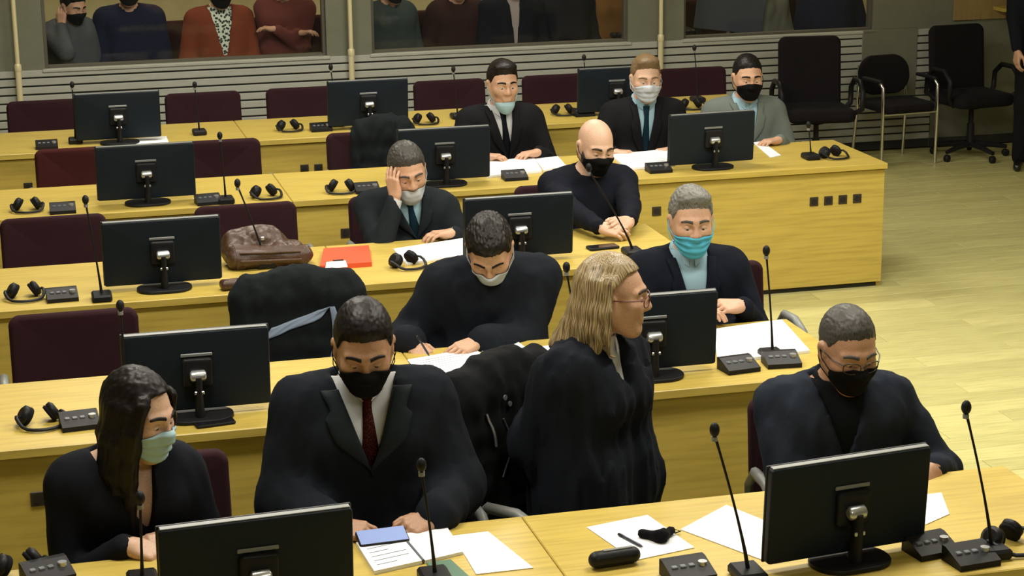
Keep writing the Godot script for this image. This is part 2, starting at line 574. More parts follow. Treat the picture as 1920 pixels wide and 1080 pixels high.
func build_desks() -> void:
	var side_words := ["leftmost desk of the row", "desk with a shared monitor", "desk at the aisle side of the row", "long desk reaching out into the aisle"]
	for r in range(1, 6):
		for k in MODULES.size():
			if k == 3 and r < 4: continue
			var x0: float = MODULES[k][0]
			var x1: float = MODULES[k][1]
			var w := x1 - x0 - 0.003
			var words: String = ["pale wooden desk at the wall end of the %s row", "pale wooden desk under the wall-side monitor of the %s row", "pale wooden desk with the second monitor of the %s row", "pale wooden desk at the open floor end of the %s row"][k]
			var t := thing("courtroom_desk", words % ORDINAL[r - 1], "desk", Vector3((x0 + x1) * 0.5, 0, near_z(r)), 0.0, "courtroom desks in five rows")
			var top := part(t, "desktop", MB.new().box(Vector3(0, TOP - 0.0165, -DEEP * 0.5), Vector3(w, 0.033, DEEP), 0.003).mesh(), M.desk_wood)
			part(top, "edge_strip", MB.new().box(Vector3(0, TOP - 0.0165, 0.0005), Vector3(w - 0.004, 0.030, 0.003), 0.001).mesh(), M.desk_wood)
			part(t, "front_panel", MB.new().box(Vector3(0, 0.36, -0.036), Vector3(w - 0.01, 0.66, 0.02), 0.002).mesh(), M.desk_wood)
			part(t, "plinth", MB.new().box(Vector3(0, 0.015, -0.06), Vector3(w - 0.02, 0.03, 0.02), 0.0).mesh(), M.groove)
			for s: float in [-1.0, 1.0]:
				part(t, "side_panel", MB.new().box(Vector3(s * (w * 0.5 - 0.0145), 0.3475, -DEEP * 0.5 - 0.012), Vector3(0.025, 0.695, DEEP - 0.07), 0.002).mesh(), M.desk_wood)
			part(t, "cable_shelf", MB.new().box(Vector3(0, 0.62, -0.16), Vector3(w - 0.07, 0.015, 0.16), 0.0).mesh(), M.desk_wood)
			for q in OUTLETS:
				if q[0] != r: continue
				var p := on_z(q[1], q[2], near_z(r) - 0.026)
				if p.x < x0 or p.x > x1: continue
				var lp := p - t.position
				var o := part(t, "power_outlet", MB.new().box(Vector3(lp.x, lp.y, -0.0235), Vector3(0.052, 0.052, 0.006), 0.002).mesh(), M.outlet)
				part(o, "socket_hole", MB.new().lathe([Vector2(0.016, 0.0), Vector2(0.016, 0.003)], 12, Transform3D(Basis.from_euler(Vector3(PI / 2, 0, 0)), Vector3(lp.x, lp.y, -0.0206))).mesh(), M.outlet_hole)

const OUTLETS := [[4, 1526, 378], [4, 1553, 376], [4, 1580, 374], [4, 1607, 372], [5, 571, 316], [5, 597, 315], [5, 622, 313], [4, 648, 437], [4, 676, 435], [4, 1231, 396], [2, 72, 935], [5, 53, 350], [3, 640, 620]]

# ------------------------------------------------------------------ chairs
func swivel_base(t: Node3D, h: float) -> void:
	part(t, "column", MB.new().lathe([Vector2(0.045, 0.09), Vector2(0.03, 0.12), Vector2(0.028, 0.26), Vector2(0.02, 0.27), Vector2(0.02, h - 0.05), Vector2(0.06, h - 0.04)], 14).mesh(), M.black_plastic)
	for k in 5:
		var a := TAU * (k + 0.2) / 5.0
		var d := Vector3(cos(a), 0, sin(a))
		var leg := part(t, "foot_arm", MB.new().tube(PackedVector3Array([d * 0.03 + Vector3(0, 0.105, 0), d * 0.16 + Vector3(0, 0.095, 0), d * 0.29 + Vector3(0, 0.075, 0)]), [0.026, 0.022, 0.016], 8).mesh(), M.black_plastic)
		part(leg, "caster", MB.new().lathe([Vector2(0.018, -0.02), Vector2(0.028, -0.014), Vector2(0.028, 0.014), Vector2(0.018, 0.02)], 14, Transform3D(Basis(Vector3.UP, -a) * Basis(Vector3.RIGHT, PI / 2), d * 0.285 + Vector3(0, 0.0285, 0))).mesh(), M.black_plastic)

func make_chair() -> Node3D:
	var t := thing("swivel_chair", "burgundy upholstered swivel chair", "chair", Vector3.ZERO, 0.0, "burgundy swivel chairs behind the desks")
	part(t, "seat", MB.new().pillow(0.50, 0.47, 0.085, 0.07, 0.012, 0.0, xf_at(Vector3(0, 0.445, 0.0), -PI / 2)).mesh(), M.burgundy)
	part(t, "seat_shell", MB.new().pillow(0.44, 0.42, 0.025, 0.06, 0.0, 0.0, xf_at(Vector3(0, 0.392, 0.0), -PI / 2)).mesh(), M.black_plastic)
	part(t, "backrest", MB.new().pillow(0.51, 0.41, 0.06, 0.045, 0.003, 0.32, xf_at(Vector3(0, 0.635, -0.255), -0.12)).mesh(), M.burgundy)
	part(t, "back_shell", MB.new().pillow(0.47, 0.38, 0.018, 0.045, 0.0, 0.32, xf_at(Vector3(0, 0.635, -0.296), -0.12)).mesh(), M.black_plastic)
	part(t, "back_post", MB.new().tube(PackedVector3Array([Vector3(0, 0.385, -0.15), Vector3(0, 0.40, -0.27), Vector3(0, 0.50, -0.305), Vector3(0, 0.66, -0.31)]), [0.02, 0.02, 0.02, 0.016], 8).mesh(), M.black_plastic)
	for s: float in [-1.0, 1.0]:
		var pts := PackedVector3Array()
		for q: Vector2 in [Vector2(0.40, -0.06), Vector2(0.47, -0.12), Vector2(0.58, -0.13), Vector2(0.645, -0.06), Vector2(0.65, 0.06), Vector2(0.62, 0.15), Vector2(0.52, 0.17), Vector2(0.43, 0.10), Vector2(0.40, 0.04)]:
			pts.append(Vector3(s * 0.285, q.x, q.y))
		pts[0].x = s * 0.21
		pts[8].x = s * 0.21
		part(t, "armrest", MB.new().tube(pts, [0.014, 0.016, 0.016, 0.019, 0.02, 0.018, 0.016, 0.015, 0.014], 8).mesh(), M.grey_plastic)
	swivel_base(t, 0.40)
	return t

# row, pixel of the backrest's middle, small turn, label
const CHAIRS := [
	[1, 262, 0.02, "burgundy swivel chair under the woman with long dark hair"],
	[1, 690, 0.0, "burgundy swivel chair under the man in a robe and patterned tie"],
	[1, 1008, 0.62, "swivel chair with a black zipped coat over it beside the standing woman"],
	[1, 1532, -0.08, "burgundy swivel chair under the man in the black jacket and black mask"],
	[2, 138, 0.0, "empty burgundy swivel chair of the second row behind the woman with long dark hair"],
	[2, 560, 0.0, "swivel chair carrying a dark suit jacket with pale blue lining"],
	[2, 905, 0.0, "burgundy swivel chair under the robed man who is writing"],
	[2, 1325, 0.0, "burgundy swivel chair under the man in the bright blue mask"],
	[3, 113, 0.0, "empty burgundy swivel chair of the third row at the wall end"],
	[3, 470, 0.0, "empty burgundy swivel chair behind the brown leather bag"],
	[3, 752, 0.0, "burgundy swivel chair under the man resting his cheek on his hand"],
	[3, 1055, 0.0, "burgundy swivel chair under the bald man in the black mask"],
	[4, 150, 0.0, "empty reddish swivel chair of the fourth row half behind a monitor"],
	[4, 408, 0.0, "empty burgundy swivel chair of the fourth row between two monitors"],
	[4, 692, 0.0, "swivel chair of the fourth row with a dark coat hung over it"],
	[4, 950, 0.0, "burgundy swivel chair under the man with a mask below his chin"],
	[4, 1200, 0.0, "burgundy swivel chair under the fair-haired man in the white mask"],
	[4, 1405, 0.0, "burgundy swivel chair under the man in the pale grey blazer"],
	[5, 93, 0.0, "empty burgundy chair of the rearmost row beside the first brass pole"],
	[5, 386, 0.0, "empty burgundy chair of the rearmost row next after the first monitor"],
	[5, 573, 0.0, "empty burgundy chair of the rearmost row just before the second brass pole"],
	[5, 845, 0.0, "empty burgundy chair of the rearmost row next to the man with a lowered mask"],
	[5, 1045, 0.0, "empty burgundy chair of the rearmost row between the lowered mask and the white mask"],
	[5, 1296, 0.0, "empty burgundy chair of the rearmost row between the white mask and the grey blazer"],
]
var seat_at := {}       # the seats that people and coats use

func build_chairs() -> void:
	var proto: Node3D
	for a in CHAIRS:
		var z := far_z(a[0]) - (0.43 if a[2] > 0.5 else 0.30)      # the turned chair is pushed back
		var x := on_z(a[1], 300 if a[0] > 3 else 600, z - 0.25).x
		var at := Vector3(x, 0, z)
		seat_at["%d_%d" % [a[0], a[1]]] = at
		if proto == null:
			proto = make_chair()
			proto.position = at
			proto.rotation.y = a[2]
			proto.set_meta("label", a[3])
		else:
			var c := copy(proto, at, a[2], a[3])
			if a[1] == 150: (c.get_node("backrest") as MeshInstance3D).material_override = M.red_chair
	# black chairs against the rear wall at the right
	for k in 2:
		var at := Vector3([5.74, 7.12][k], 0, [-8.75, -9.0][k])
		var t := thing("office_chair", ["tall-backed black office chair behind the man in the grey blazer", "tall-backed black office chair under the brown wall board"][k], "chair", at, [-0.15, 0.1][k], "tall black office chairs by the rear wall")
		part(t, "seat", MB.new().pillow(0.50, 0.48, 0.09, 0.08, 0.012, 0.0, xf_at(Vector3(0, 0.46, 0), -PI / 2)).mesh(), M.dark_chair)
		part(t, "backrest", MB.new().pillow(0.47, 0.56, 0.08, 0.06, 0.004, 0.25, xf_at(Vector3(0, 0.71, -0.25), -0.1)).mesh(), M.dark_chair)
		part(t, "back_post", MB.new().tube(PackedVector3Array([Vector3(0, 0.40, -0.12), Vector3(0, 0.41, -0.28), Vector3(0, 0.6, -0.31)]), [0.025, 0.03, 0.025], 8).mesh(), M.black_plastic)
		for s: float in [-1.0, 1.0]:
			var pts := PackedVector3Array()
			for q: Vector2 in [Vector2(0.42, -0.10), Vector2(0.50, -0.17), Vector2(0.62, -0.16), Vector2(0.69, -0.07), Vector2(0.69, 0.08), Vector2(0.62, 0.16), Vector2(0.50, 0.15), Vector2(0.42, 0.06)]:
				pts.append(Vector3(s * 0.30, q.x, q.y))
			pts[0].x = s * 0.2
			pts[7].x = s * 0.2
			part(t, "armrest", MB.new().tube(pts, [0.02], 8).mesh(), M.black_plastic)
		swivel_base(t, 0.42)
	var v := thing("visitor_chair", "black visitor chair with oval backrest and chrome legs by the rear wall", "chair", Vector3(6.50, 0, -9.02), 0.12)
	part(v, "seat", MB.new().pillow(0.46, 0.44, 0.06, 0.09, 0.01, 0.0, xf_at(Vector3(0, 0.44, 0.02), -PI / 2)).mesh(), M.dark_chair)
	part(v, "backrest", MB.new().pillow(0.44, 0.30, 0.045, 0.14, 0.01, 0.3, xf_at(Vector3(0, 0.64, -0.2), -0.15)).mesh(), M.dark_chair)
	for s: float in [-1.0, 1.0]:
		part(v, "front_leg", MB.new().tube(PackedVector3Array([Vector3(s * 0.235, 0.0, 0.20), Vector3(s * 0.235, 0.42, 0.20), Vector3(s * 0.235, 0.60, 0.19), Vector3(s * 0.235, 0.635, 0.15)]), [0.013], 8).mesh(), M.chrome)
		part(v, "rear_leg", MB.new().tube(PackedVector3Array([Vector3(s * 0.225, 0.0, -0.24), Vector3(s * 0.215, 0.42, -0.2), Vector3(s * 0.20, 0.72, -0.215)]), [0.012], 8).mesh(), M.chrome)
		part(v, "armrest", MB.new().pillow(0.045, 0.26, 0.025, 0.02, 0.0, 0.0, xf_at(Vector3(s * 0.235, 0.645, 0.04), -PI / 2)).mesh(), M.black_plastic)
	part(v, "seat_rail", MB.new().tube(PackedVector3Array([Vector3(-0.235, 0.40, 0.2), Vector3(0.235, 0.40, 0.2)]), [0.01], 8).mesh(), M.chrome)

# ------------------------------------------------------------------ monitors
func make_monitor() -> Node3D:
	var t := thing("monitor", "black computer monitor", "monitor", Vector3.ZERO, 0.0, "desk monitors seen from behind")
	# its screen faces -z, towards the seat
	var tilt := 0.06
	var hx := Transform3D(Basis.from_euler(Vector3(tilt, 0, 0)), Vector3(0, 0.17, 0))
	part(t, "back_cover", MB.new().pillow(0.512, 0.287, 0.03, 0.012, 0.004, 0.0, hx, 0.006).mesh(), M.monitor_back)
	part(t, "bezel", MB.new().box(Vector3(0, 0, -0.018), Vector3(0.516, 0.291, 0.008), 0.002, hx).mesh(), M.bezel)
	part(t, "display", MB.new().box(Vector3(0, 0.004, -0.0225), Vector3(0.49, 0.262, 0.002), 0.0, hx).mesh(), M.monitor_front)
	part(t, "top_edge", MB.new().box(Vector3(0, 0.145, 0.0), Vector3(0.50, 0.003, 0.02), 0.001, hx).mesh(), M.grey_plastic)
	var mt := part(t, "mount", MB.new().pillow(0.105, 0.105, 0.022, 0.012, 0.0, 0.0, hx * xf_at(Vector3(0, 0.0, 0.028))).mesh(), M.black_plastic)
	part(mt, "vent_strip", MB.new().box(Vector3(0, 0.062, 0.0205), Vector3(0.11, 0.012, 0.005), 0.002, hx).mesh(), M.grey_plastic)
	part(mt, "hinge", MB.new().lathe([Vector2(0.012, -0.028), Vector2(0.020, -0.022), Vector2(0.020, 0.022), Vector2(0.012, 0.028)], 14, hx * Transform3D(Basis(Vector3.FORWARD, PI / 2), Vector3(0, -0.005, 0.05))).mesh(), M.silver)
	part(t, "neck", MB.new().tube(PackedVector3Array([Vector3(0, 0.012, 0.045), Vector3(0, 0.09, 0.055), Vector3(0, 0.16, 0.056)]), [0.03, 0.024, 0.022], 10, true, Transform3D.IDENTITY, 0.6).mesh(), M.black_plastic)
	part(t, "neck_band", MB.new().box(Vector3(0, 0.105, 0.07), Vector3(0.034, 0.012, 0.006), 0.002).mesh(), M.silver)
	part(t, "stand_base", MB.new().pillow(0.24, 0.17, 0.014, 0.08, 0.0, 0.0, xf_at(Vector3(0, 0.0075, 0.02), -PI / 2), 0.004).mesh(), M.black_plastic)
	return t

# row, left and right pixel, top pixel at the middle, turn, label
const MONITORS := [
	[1, 300, 660, 1010, 0.06, "black monitor in front of the woman with long dark hair"],
	[1, 1447, 1735, 898, 0.12, "black monitor in front of the man in the black jacket"],
	[2, 232, 500, 646, 0.0, "black monitor behind the woman with long dark hair"],
	[2, 1090, 1350, 572, 0.0, "black monitor between the blonde woman and the man in the bright blue mask"],
	[3, 192, 410, 420, 0.0, "black monitor of the third row beside the brown leather bag"],
	[3, 872, 1072, 384, 0.0, "black monitor behind the robed man who is writing"],
	[4, 182, 360, 282, 0.0, "black monitor of the fourth row between the two empty chairs"],
	[4, 745, 918, 247, 0.0, "black monitor above the man resting his cheek on his hand"],
	[4, 1258, 1412, 218, 0.05, "black monitor in front of the man in the pale grey blazer"],
	[5, 140, 298, 182, 0.0, "black monitor of the rearmost row between the first two empty chairs"],
	[5, 618, 760, 155, 0.0, "black monitor of the rearmost row at the foot of the second brass pole"],
	[5, 1085, 1225, 128, 0.0, "black monitor of the rearmost row behind the fair-haired man in the white mask"],
]

func build_monitors() -> void:
	var proto: Node3D
	for a in MONITORS:
		var z := near_z(a[0]) - 0.19
		var p := on_z((a[1] + a[2]) * 0.5, a[3], z)
		var at := Vector3(p.x, TOP, z)
		if proto == null:
			proto = make_monitor()
			proto.position = at
			proto.rotation.y = a[4]
			proto.set_meta("label", a[5])
		else:
			copy(proto, at, a[4], a[5])

func gallery_seats() -> void:
	var proto: Node3D
	for k in 11:
		var at := Vector3(0.05 + k * 0.62, 0.3, -10.50)
		if proto == null:
			proto = thing("theatre_chair", "dark red theatre chair in the public gallery behind the glass", "chair", at, 0.0, "dark red seats in the public gallery")
			part(proto, "cushion", MB.new().pillow(0.54, 0.46, 0.10, 0.06, 0.01, 0.0, xf_at(Vector3(0, 0.40, 0.0), -PI / 2)).mesh(), M.gallery_seat)
			part(proto, "backrest", MB.new().pillow(0.54, 0.46, 0.08, 0.06, 0.004, 0.0, xf_at(Vector3(0, 0.56, -0.26), -0.12)).mesh(), M.gallery_seat)
			part(proto, "pedestal", MB.new().box(Vector3(0, 0.175, -0.02), Vector3(0.10, 0.35, 0.30), 0.01).mesh(), M.black_plastic)
			for q: float in [-1.0, 1.0]: part(proto, "armrest", MB.new().box(Vector3(q * 0.29, 0.58, 0.0), Vector3(0.045, 0.04, 0.36), 0.012).mesh(), M.black_plastic)
		else:
			copy(proto, at)
	var a0 := on_z(1286, 20, -10.0)
	var a1 := on_z(1402, 50, -10.0)
	var bd := thing("slate_board", "dark slate-blue board leaning behind the window at the room's corner", "board", Vector3((a0.x + a1.x) * 0.5, 0.3, -10.0))
	part(bd, "panel", MB.new().box(Vector3(0, a0.y - 0.3, 0), Vector3(a1.x - a0.x + 0.05, 0.34, 0.03), 0.004, Transform3D(Basis(Vector3.BACK, -0.14), Vector3(0, 0.0, 0))).mesh(), M.slate_blue)
	for q: float in [-1.0, 1.0]: part(bd, "stand_leg", MB.new().box(Vector3(q * 0.14, (a0.y - 0.3) * 0.45, -0.03), Vector3(0.03, (a0.y - 0.3) * 0.9, 0.03), 0.003).mesh(), M.black_plastic)

# ------------------------------------------------------------------ smooth solids
class SDF:
	var kind := PackedInt32Array()
	var a := PackedVector3Array()
	var b := PackedVector3Array()      # axis of a tapered capsule, or 1/r of an ellipsoid
	var c := PackedVector3Array()      # 1/r^2 of an ellipsoid
	var r0 := PackedFloat32Array()
	var dr := PackedFloat32Array()
	var iv := PackedFloat32Array()
	var kk := PackedFloat32Array()
	var lo := Vector3.ONE * 1e3
	var hi := Vector3.ONE * -1e3
	var cut: SDF                        # taken away
	var cut_k := 0.006
	var shape: Callable                 # (point, distance) -> distance
	func cap(p: Vector3, q: Vector3, ra: float, rb: float, k := 0.04) -> SDF:
		kind.append(0)
		a.append(p)
		b.append(q - p)
		c.append(Vector3.ZERO)
		r0.append(ra)
		dr.append(rb - ra)
		iv.append(1.0 / maxf((q - p).length_squared(), 1e-9))
		kk.append(k)
		lo = lo.min(p - Vector3.ONE * ra).min(q - Vector3.ONE * rb)
		hi = hi.max(p + Vector3.ONE * ra).max(q + Vector3.ONE * rb)
		return self
	func ell(p: Vector3, r: Vector3, k := 0.03) -> SDF:
		kind.append(1)
		a.append(p)
		b.append(Vector3.ONE / r)
		c.append(Vector3.ONE / (r * r))
		r0.append(0.0)
		dr.append(0.0)
		iv.append(0.0)
		kk.append(k)
		lo = lo.min(p - r)
		hi = hi.max(p + r)
		return self
	func one(p: Vector3, i: int) -> float:
		if kind[i] == 0:
			var pa := p - a[i]
			var ba := b[i]
			var t := clampf(pa.dot(ba) * iv[i], 0.0, 1.0)
			return (pa - ba * t).length() - r0[i] - dr[i] * t
		var q := p - a[i]
		var k0 := (q * b[i]).length()
		return k0 * (k0 - 1.0) / maxf((q * c[i]).length(), 1e-6)
	func some(p: Vector3, ids: PackedInt32Array) -> float:
		var d := 1e3
		for i in ids:
			var di := one(p, i)
			var k := kk[i]
			var h := k - absf(d - di)
			d = minf(d, di)
			if h > 0.0: d -= h * h / (4.0 * k)
		if cut != null:
			var e := -cut.f(p)
			var h2 := cut_k - absf(d - e)
			d = maxf(d, e)
			if h2 > 0.0: d += h2 * h2 / (4.0 * cut_k)
		if shape.is_valid(): d = shape.call(p, d)
		return d
	func all() -> PackedInt32Array:
		var o := PackedInt32Array()
		for i in kind.size(): o.append(i)
		return o
	func f(p: Vector3) -> float:
		return some(p, all())
	func march(p: Vector3, d: Vector3, off: float, far := 1.0) -> Vector3:     # the first point along a ray at a given distance from the surface
		var t := 0.0
		for i in 48:
			var e := f(p + d * t) - off
			if e < 0.0004: break
			t += maxf(e * 0.85, 0.0006)
			if t > far: break
		return p + d * minf(t, far)
	func mesh_into(mb: MB, cell: float, xf := Transform3D.IDENTITY, pad := 0.02) -> void:
		var o := lo - Vector3.ONE * (pad + cell)
		var size := hi - lo + Vector3.ONE * 2.0 * (pad + cell)
		var bx := int(ceil(size.x / cell / 4.0)); var by := int(ceil(size.y / cell / 4.0)); var bz := int(ceil(size.z / cell / 4.0))
		var nx := bx * 4 + 1; var ny := by * 4 + 1; var nz := bz * 4 + 1
		var val := PackedFloat32Array()
		val.resize(nx * ny * nz)
		val.fill(1e3)
		var half := cell * 2.0 * 1.7321
		var active := []
		var every := all()
		for z in bz:
			for y in by:
				for x in bx:
					var m := o + Vector3(x * 4 + 2, y * 4 + 2, z * 4 + 2) * cell
					var ds := PackedFloat32Array()
					var best := 1e3
					for i in every:
						var di := one(m, i)
						ds.append(di)
						if di < best: best = di
					if best > half * 1.35 + 0.02: continue
					var ids := PackedInt32Array()
					for i in every:
						if ds[i] < best + 2.2 * half + kk[i]: ids.append(i)
					if best < 0.0 and absf(some(m, ids)) > half * 1.5 + 0.015: continue
					active.append(Vector3i(x, y, z))
					for kz in 5:
						for ky in 5:
							for kx in 5:
								var at := x * 4 + kx + nx * (y * 4 + ky + ny * (z * 4 + kz))
								if val[at] < 999.0: continue
								val[at] = some(o + Vector3(x * 4 + kx, y * 4 + ky, z * 4 + kz) * cell, ids)
		var vid := PackedInt32Array()
		vid.resize(nx * ny * nz)
		vid.fill(-1)
		var p := PackedVector3Array()
		var t := PackedInt32Array()
		var sy := nx
		var sz := nx * ny
		for bl: Vector3i in active:
			for kz in 4:
				for ky in 4:
					for kx in 4:
						var x := bl.x * 4 + kx; var y := bl.y * 4 + ky; var z := bl.z * 4 + kz
						var at := x + sy * y + sz * z
						var v0 := val[at]; var v1 := val[at + 1]; var v2 := val[at + sy]; var v3 := val[at + sy + 1]
						var v4 := val[at + sz]; var v5 := val[at + sz + 1]; var v6 := val[at + sz + sy]; var v7 := val[at + sz + sy + 1]
						var neg := int(v0 < 0) + int(v1 < 0) + int(v2 < 0) + int(v3 < 0) + int(v4 < 0) + int(v5 < 0) + int(v6 < 0) + int(v7 < 0)
						if neg == 0 or neg == 8: continue
						var s := Vector3.ZERO
						var cnt := 0
						if (v0 < 0) != (v1 < 0): s += Vector3(v0 / (v0 - v1), 0, 0); cnt += 1
						if (v2 < 0) != (v3 < 0): s += Vector3(v2 / (v2 - v3), 1, 0); cnt += 1
						if (v4 < 0) != (v5 < 0): s += Vector3(v4 / (v4 - v5), 0, 1); cnt += 1
						if (v6 < 0) != (v7 < 0): s += Vector3(v6 / (v6 - v7), 1, 1); cnt += 1
						if (v0 < 0) != (v2 < 0): s += Vector3(0, v0 / (v0 - v2), 0); cnt += 1
						if (v1 < 0) != (v3 < 0): s += Vector3(1, v1 / (v1 - v3), 0); cnt += 1
						if (v4 < 0) != (v6 < 0): s += Vector3(0, v4 / (v4 - v6), 1); cnt += 1
						if (v5 < 0) != (v7 < 0): s += Vector3(1, v5 / (v5 - v7), 1); cnt += 1
						if (v0 < 0) != (v4 < 0): s += Vector3(0, 0, v0 / (v0 - v4)); cnt += 1
						if (v1 < 0) != (v5 < 0): s += Vector3(1, 0, v1 / (v1 - v5)); cnt += 1
						if (v2 < 0) != (v6 < 0): s += Vector3(0, 1, v2 / (v2 - v6)); cnt += 1
						if (v3 < 0) != (v7 < 0): s += Vector3(1, 1, v3 / (v3 - v7)); cnt += 1
						vid[at] = p.size()
						p.append(o + (Vector3(x, y, z) + s / cnt) * cell)
		for bl: Vector3i in active:
			for kz in 4:
				for ky in 4:
					for kx in 4:
						var x := bl.x * 4 + kx; var y := bl.y * 4 + ky; var z := bl.z * 4 + kz
						var at := x + sy * y + sz * z
						if vid[at] < 0: continue
						var inside := val[at] < 0
						if y > 0 and z > 0 and inside != (val[at + 1] < 0):
							quad(t, vid[at], vid[at - sy], vid[at - sy - sz], vid[at - sz], inside)
						if x > 0 and z > 0 and inside != (val[at + sy] < 0):
							quad(t, vid[at], vid[at - sz], vid[at - sz - 1], vid[at - 1], inside)
						if x > 0 and y > 0 and inside != (val[at + sz] < 0):
							quad(t, vid[at], vid[at - 1], vid[at - 1 - sy], vid[at - sy], inside)
		mb.indexed(p, t, xf)
	func quad(t: PackedInt32Array, i: int, j: int, k: int, l: int, inside: bool) -> void:
		if i < 0 or j < 0 or k < 0 or l < 0: return
		if inside: t.append_array(PackedInt32Array([i, k, j, i, l, k]))
		else: t.append_array(PackedInt32Array([i, j, k, i, k, l]))

# ------------------------------------------------------------------ people
func elbow(s: Vector3, w: Vector3, hint: Vector3, up_len := 0.30, low_len := 0.265) -> Vector3:
	var d := w - s
	var l := minf(d.length(), (up_len + low_len) * 0.995)
	d = d.normalized()
	var x := (up_len * up_len - low_len * low_len + l * l) / (2.0 * l)
	var h := sqrt(maxf(up_len * up_len - x * x, 0.0))
	var side := (hint - d * hint.dot(d)).normalized()
	return s + d * x + side * h

func head_sdf(fem: float, jaw: float) -> SDF:
	var s := SDF.new()
	s.ell(Vector3(0, 0.032, -0.018), Vector3(0.077 - 0.003 * fem, 0.090, 0.098), 0.03)
	s.ell(Vector3(0, -0.028, 0.022), Vector3(0.062 - 0.003 * fem, 0.086, 0.070), 0.04)
	for q: float in [-1.0, 1.0]:
		s.cap(Vector3(q * 0.054 * jaw, -0.045, -0.005), Vector3(q * 0.020, -0.098, 0.055), 0.022, 0.018, 0.035)
		s.cap(Vector3(q * 0.012, 0.026, 0.083), Vector3(q * 0.046, 0.022, 0.066), 0.010, 0.009, 0.016)      # brow
		s.ell(Vector3(q * 0.040, -0.022, 0.058), Vector3(0.026, 0.024, 0.024), 0.025)                          # cheek
		s.ell(Vector3(q * 0.030, 0.0, 0.074), Vector3(0.0165, 0.011, 0.012), 0.006)                            # lids
	s.ell(Vector3(0, -0.102, 0.064), Vector3(0.024, 0.017, 0.018), 0.03)                                       # chin
	s.cap(Vector3(0, 0.014, 0.086), Vector3(0, -0.026, 0.103), 0.0085, 0.0125, 0.014)                         # nose
	for q: float in [-1.0, 1.0]: s.ell(Vector3(q * 0.012, -0.031, 0.094), Vector3(0.010, 0.008, 0.011), 0.008)
	s.cap(Vector3(-0.019, -0.060, 0.083), Vector3(0.019, -0.060, 0.083), 0.0075, 0.0075, 0.010)               # lips
	s.cap(Vector3(-0.016, -0.071, 0.083), Vector3(0.016, -0.071, 0.083), 0.0075, 0.0075, 0.008)
	for q: float in [-1.0, 1.0]:
		s.ell(Vector3(q * 0.078, -0.006, -0.012), Vector3(0.011, 0.032, 0.021), 0.008)                         # ears
		s.ell(Vector3(q * 0.083, 0.008, -0.018), Vector3(0.009, 0.018, 0.016), 0.006)
	var c := SDF.new()
	for q: float in [-1.0, 1.0]: c.ell(Vector3(q * 0.031, 0.001, 0.096), Vector3(0.020, 0.0115, 0.016), 0.01)  # sockets
	for q: float in [-1.0, 1.0]: c.ell(Vector3(q * 0.092, -0.006, -0.004), Vector3(0.008, 0.017, 0.010), 0.01)
	s.cut = c
	s.cut_k = 0.010
	return s

# A hand: the wrist at the origin, fingers along +z, the back of the hand to +y, the thumb to +x (thumb 1) or -x (thumb -1).
func hand_sdf(thumb: float, curl: float, spread := 1.0, thumb_in := 0.3, fem := 0.0) -> SDF:
	var s := SDF.new()
	var k := 1.0 - 0.09 * fem
	var xs := [0.029, 0.0095, -0.0105, -0.029]
	var zs := [0.092, 0.096, 0.091, 0.082]
	var ls := [0.070, 0.078, 0.072, 0.056]
	var rs := [0.0092, 0.0095, 0.0090, 0.0080]
	s.cap(Vector3(0, 0, -0.006), Vector3(0, 0, 0.014), 0.021, 0.022, 0.02)
	for i in 4:
		var x: float = xs[i] * thumb
		var root := Vector3(x, 0.003, zs[i]) * k
		s.cap(Vector3(x * 0.62, 0.0, 0.012) * k, root, 0.0145, 0.0115, 0.012)
		var ang := 0.10 + curl * 0.55
		var p := root
		var fan: float = xs[i] * thumb * 3.2 * spread * (1.0 - curl * 0.6)
		for j in 3:
			var ln: float = ls[i] * [0.46, 0.31, 0.23][j] * k
			var d := Vector3(sin(fan) * cos(ang), -sin(ang), cos(fan) * cos(ang))
			var r: float = rs[i] * (1.0 - 0.09 * j)
			s.cap(p, p + d * ln, r, r * 0.92, 0.003)
			p += d * ln
			ang += curl * [0.95, 0.65, 0.5][j] + 0.06
	s.ell(Vector3(thumb * 0.018, -0.010, 0.04) * k, Vector3(0.017, 0.014, 0.028), 0.012)
	s.ell(Vector3(thumb * -0.020, -0.009, 0.04) * k, Vector3(0.014, 0.013, 0.032), 0.012)
	var t0 := Vector3(thumb * 0.022, -0.008, 0.024) * k
	var t1 := t0 + Vector3(thumb * lerpf(0.030, 0.018, thumb_in), -0.010 - 0.012 * thumb_in, 0.032) * k
	var t2 := t1 + Vector3(thumb * lerpf(0.016, -0.002, thumb_in), -0.004 - 0.006 * curl, 0.030) * k
	var t3 := t2 + Vector3(thumb * lerpf(0.006, -0.012, thumb_in), -0.003, 0.022) * k
	s.cap(t0, t1, 0.0135, 0.0115, 0.010)
	s.cap(t1, t2, 0.0112, 0.0098, 0.003)
	s.cap(t2, t3, 0.0098, 0.0082, 0.003)
	return s

func look_basis(z: Vector3, y: Vector3) -> Basis:
	z = z.normalized()
	var x := y.cross(z).normalized()
	return Basis(x, z.cross(x), z)

func g(d: Dictionary, k: String, e: Variant) -> Variant:
	return d[k] if d.has(k) else e

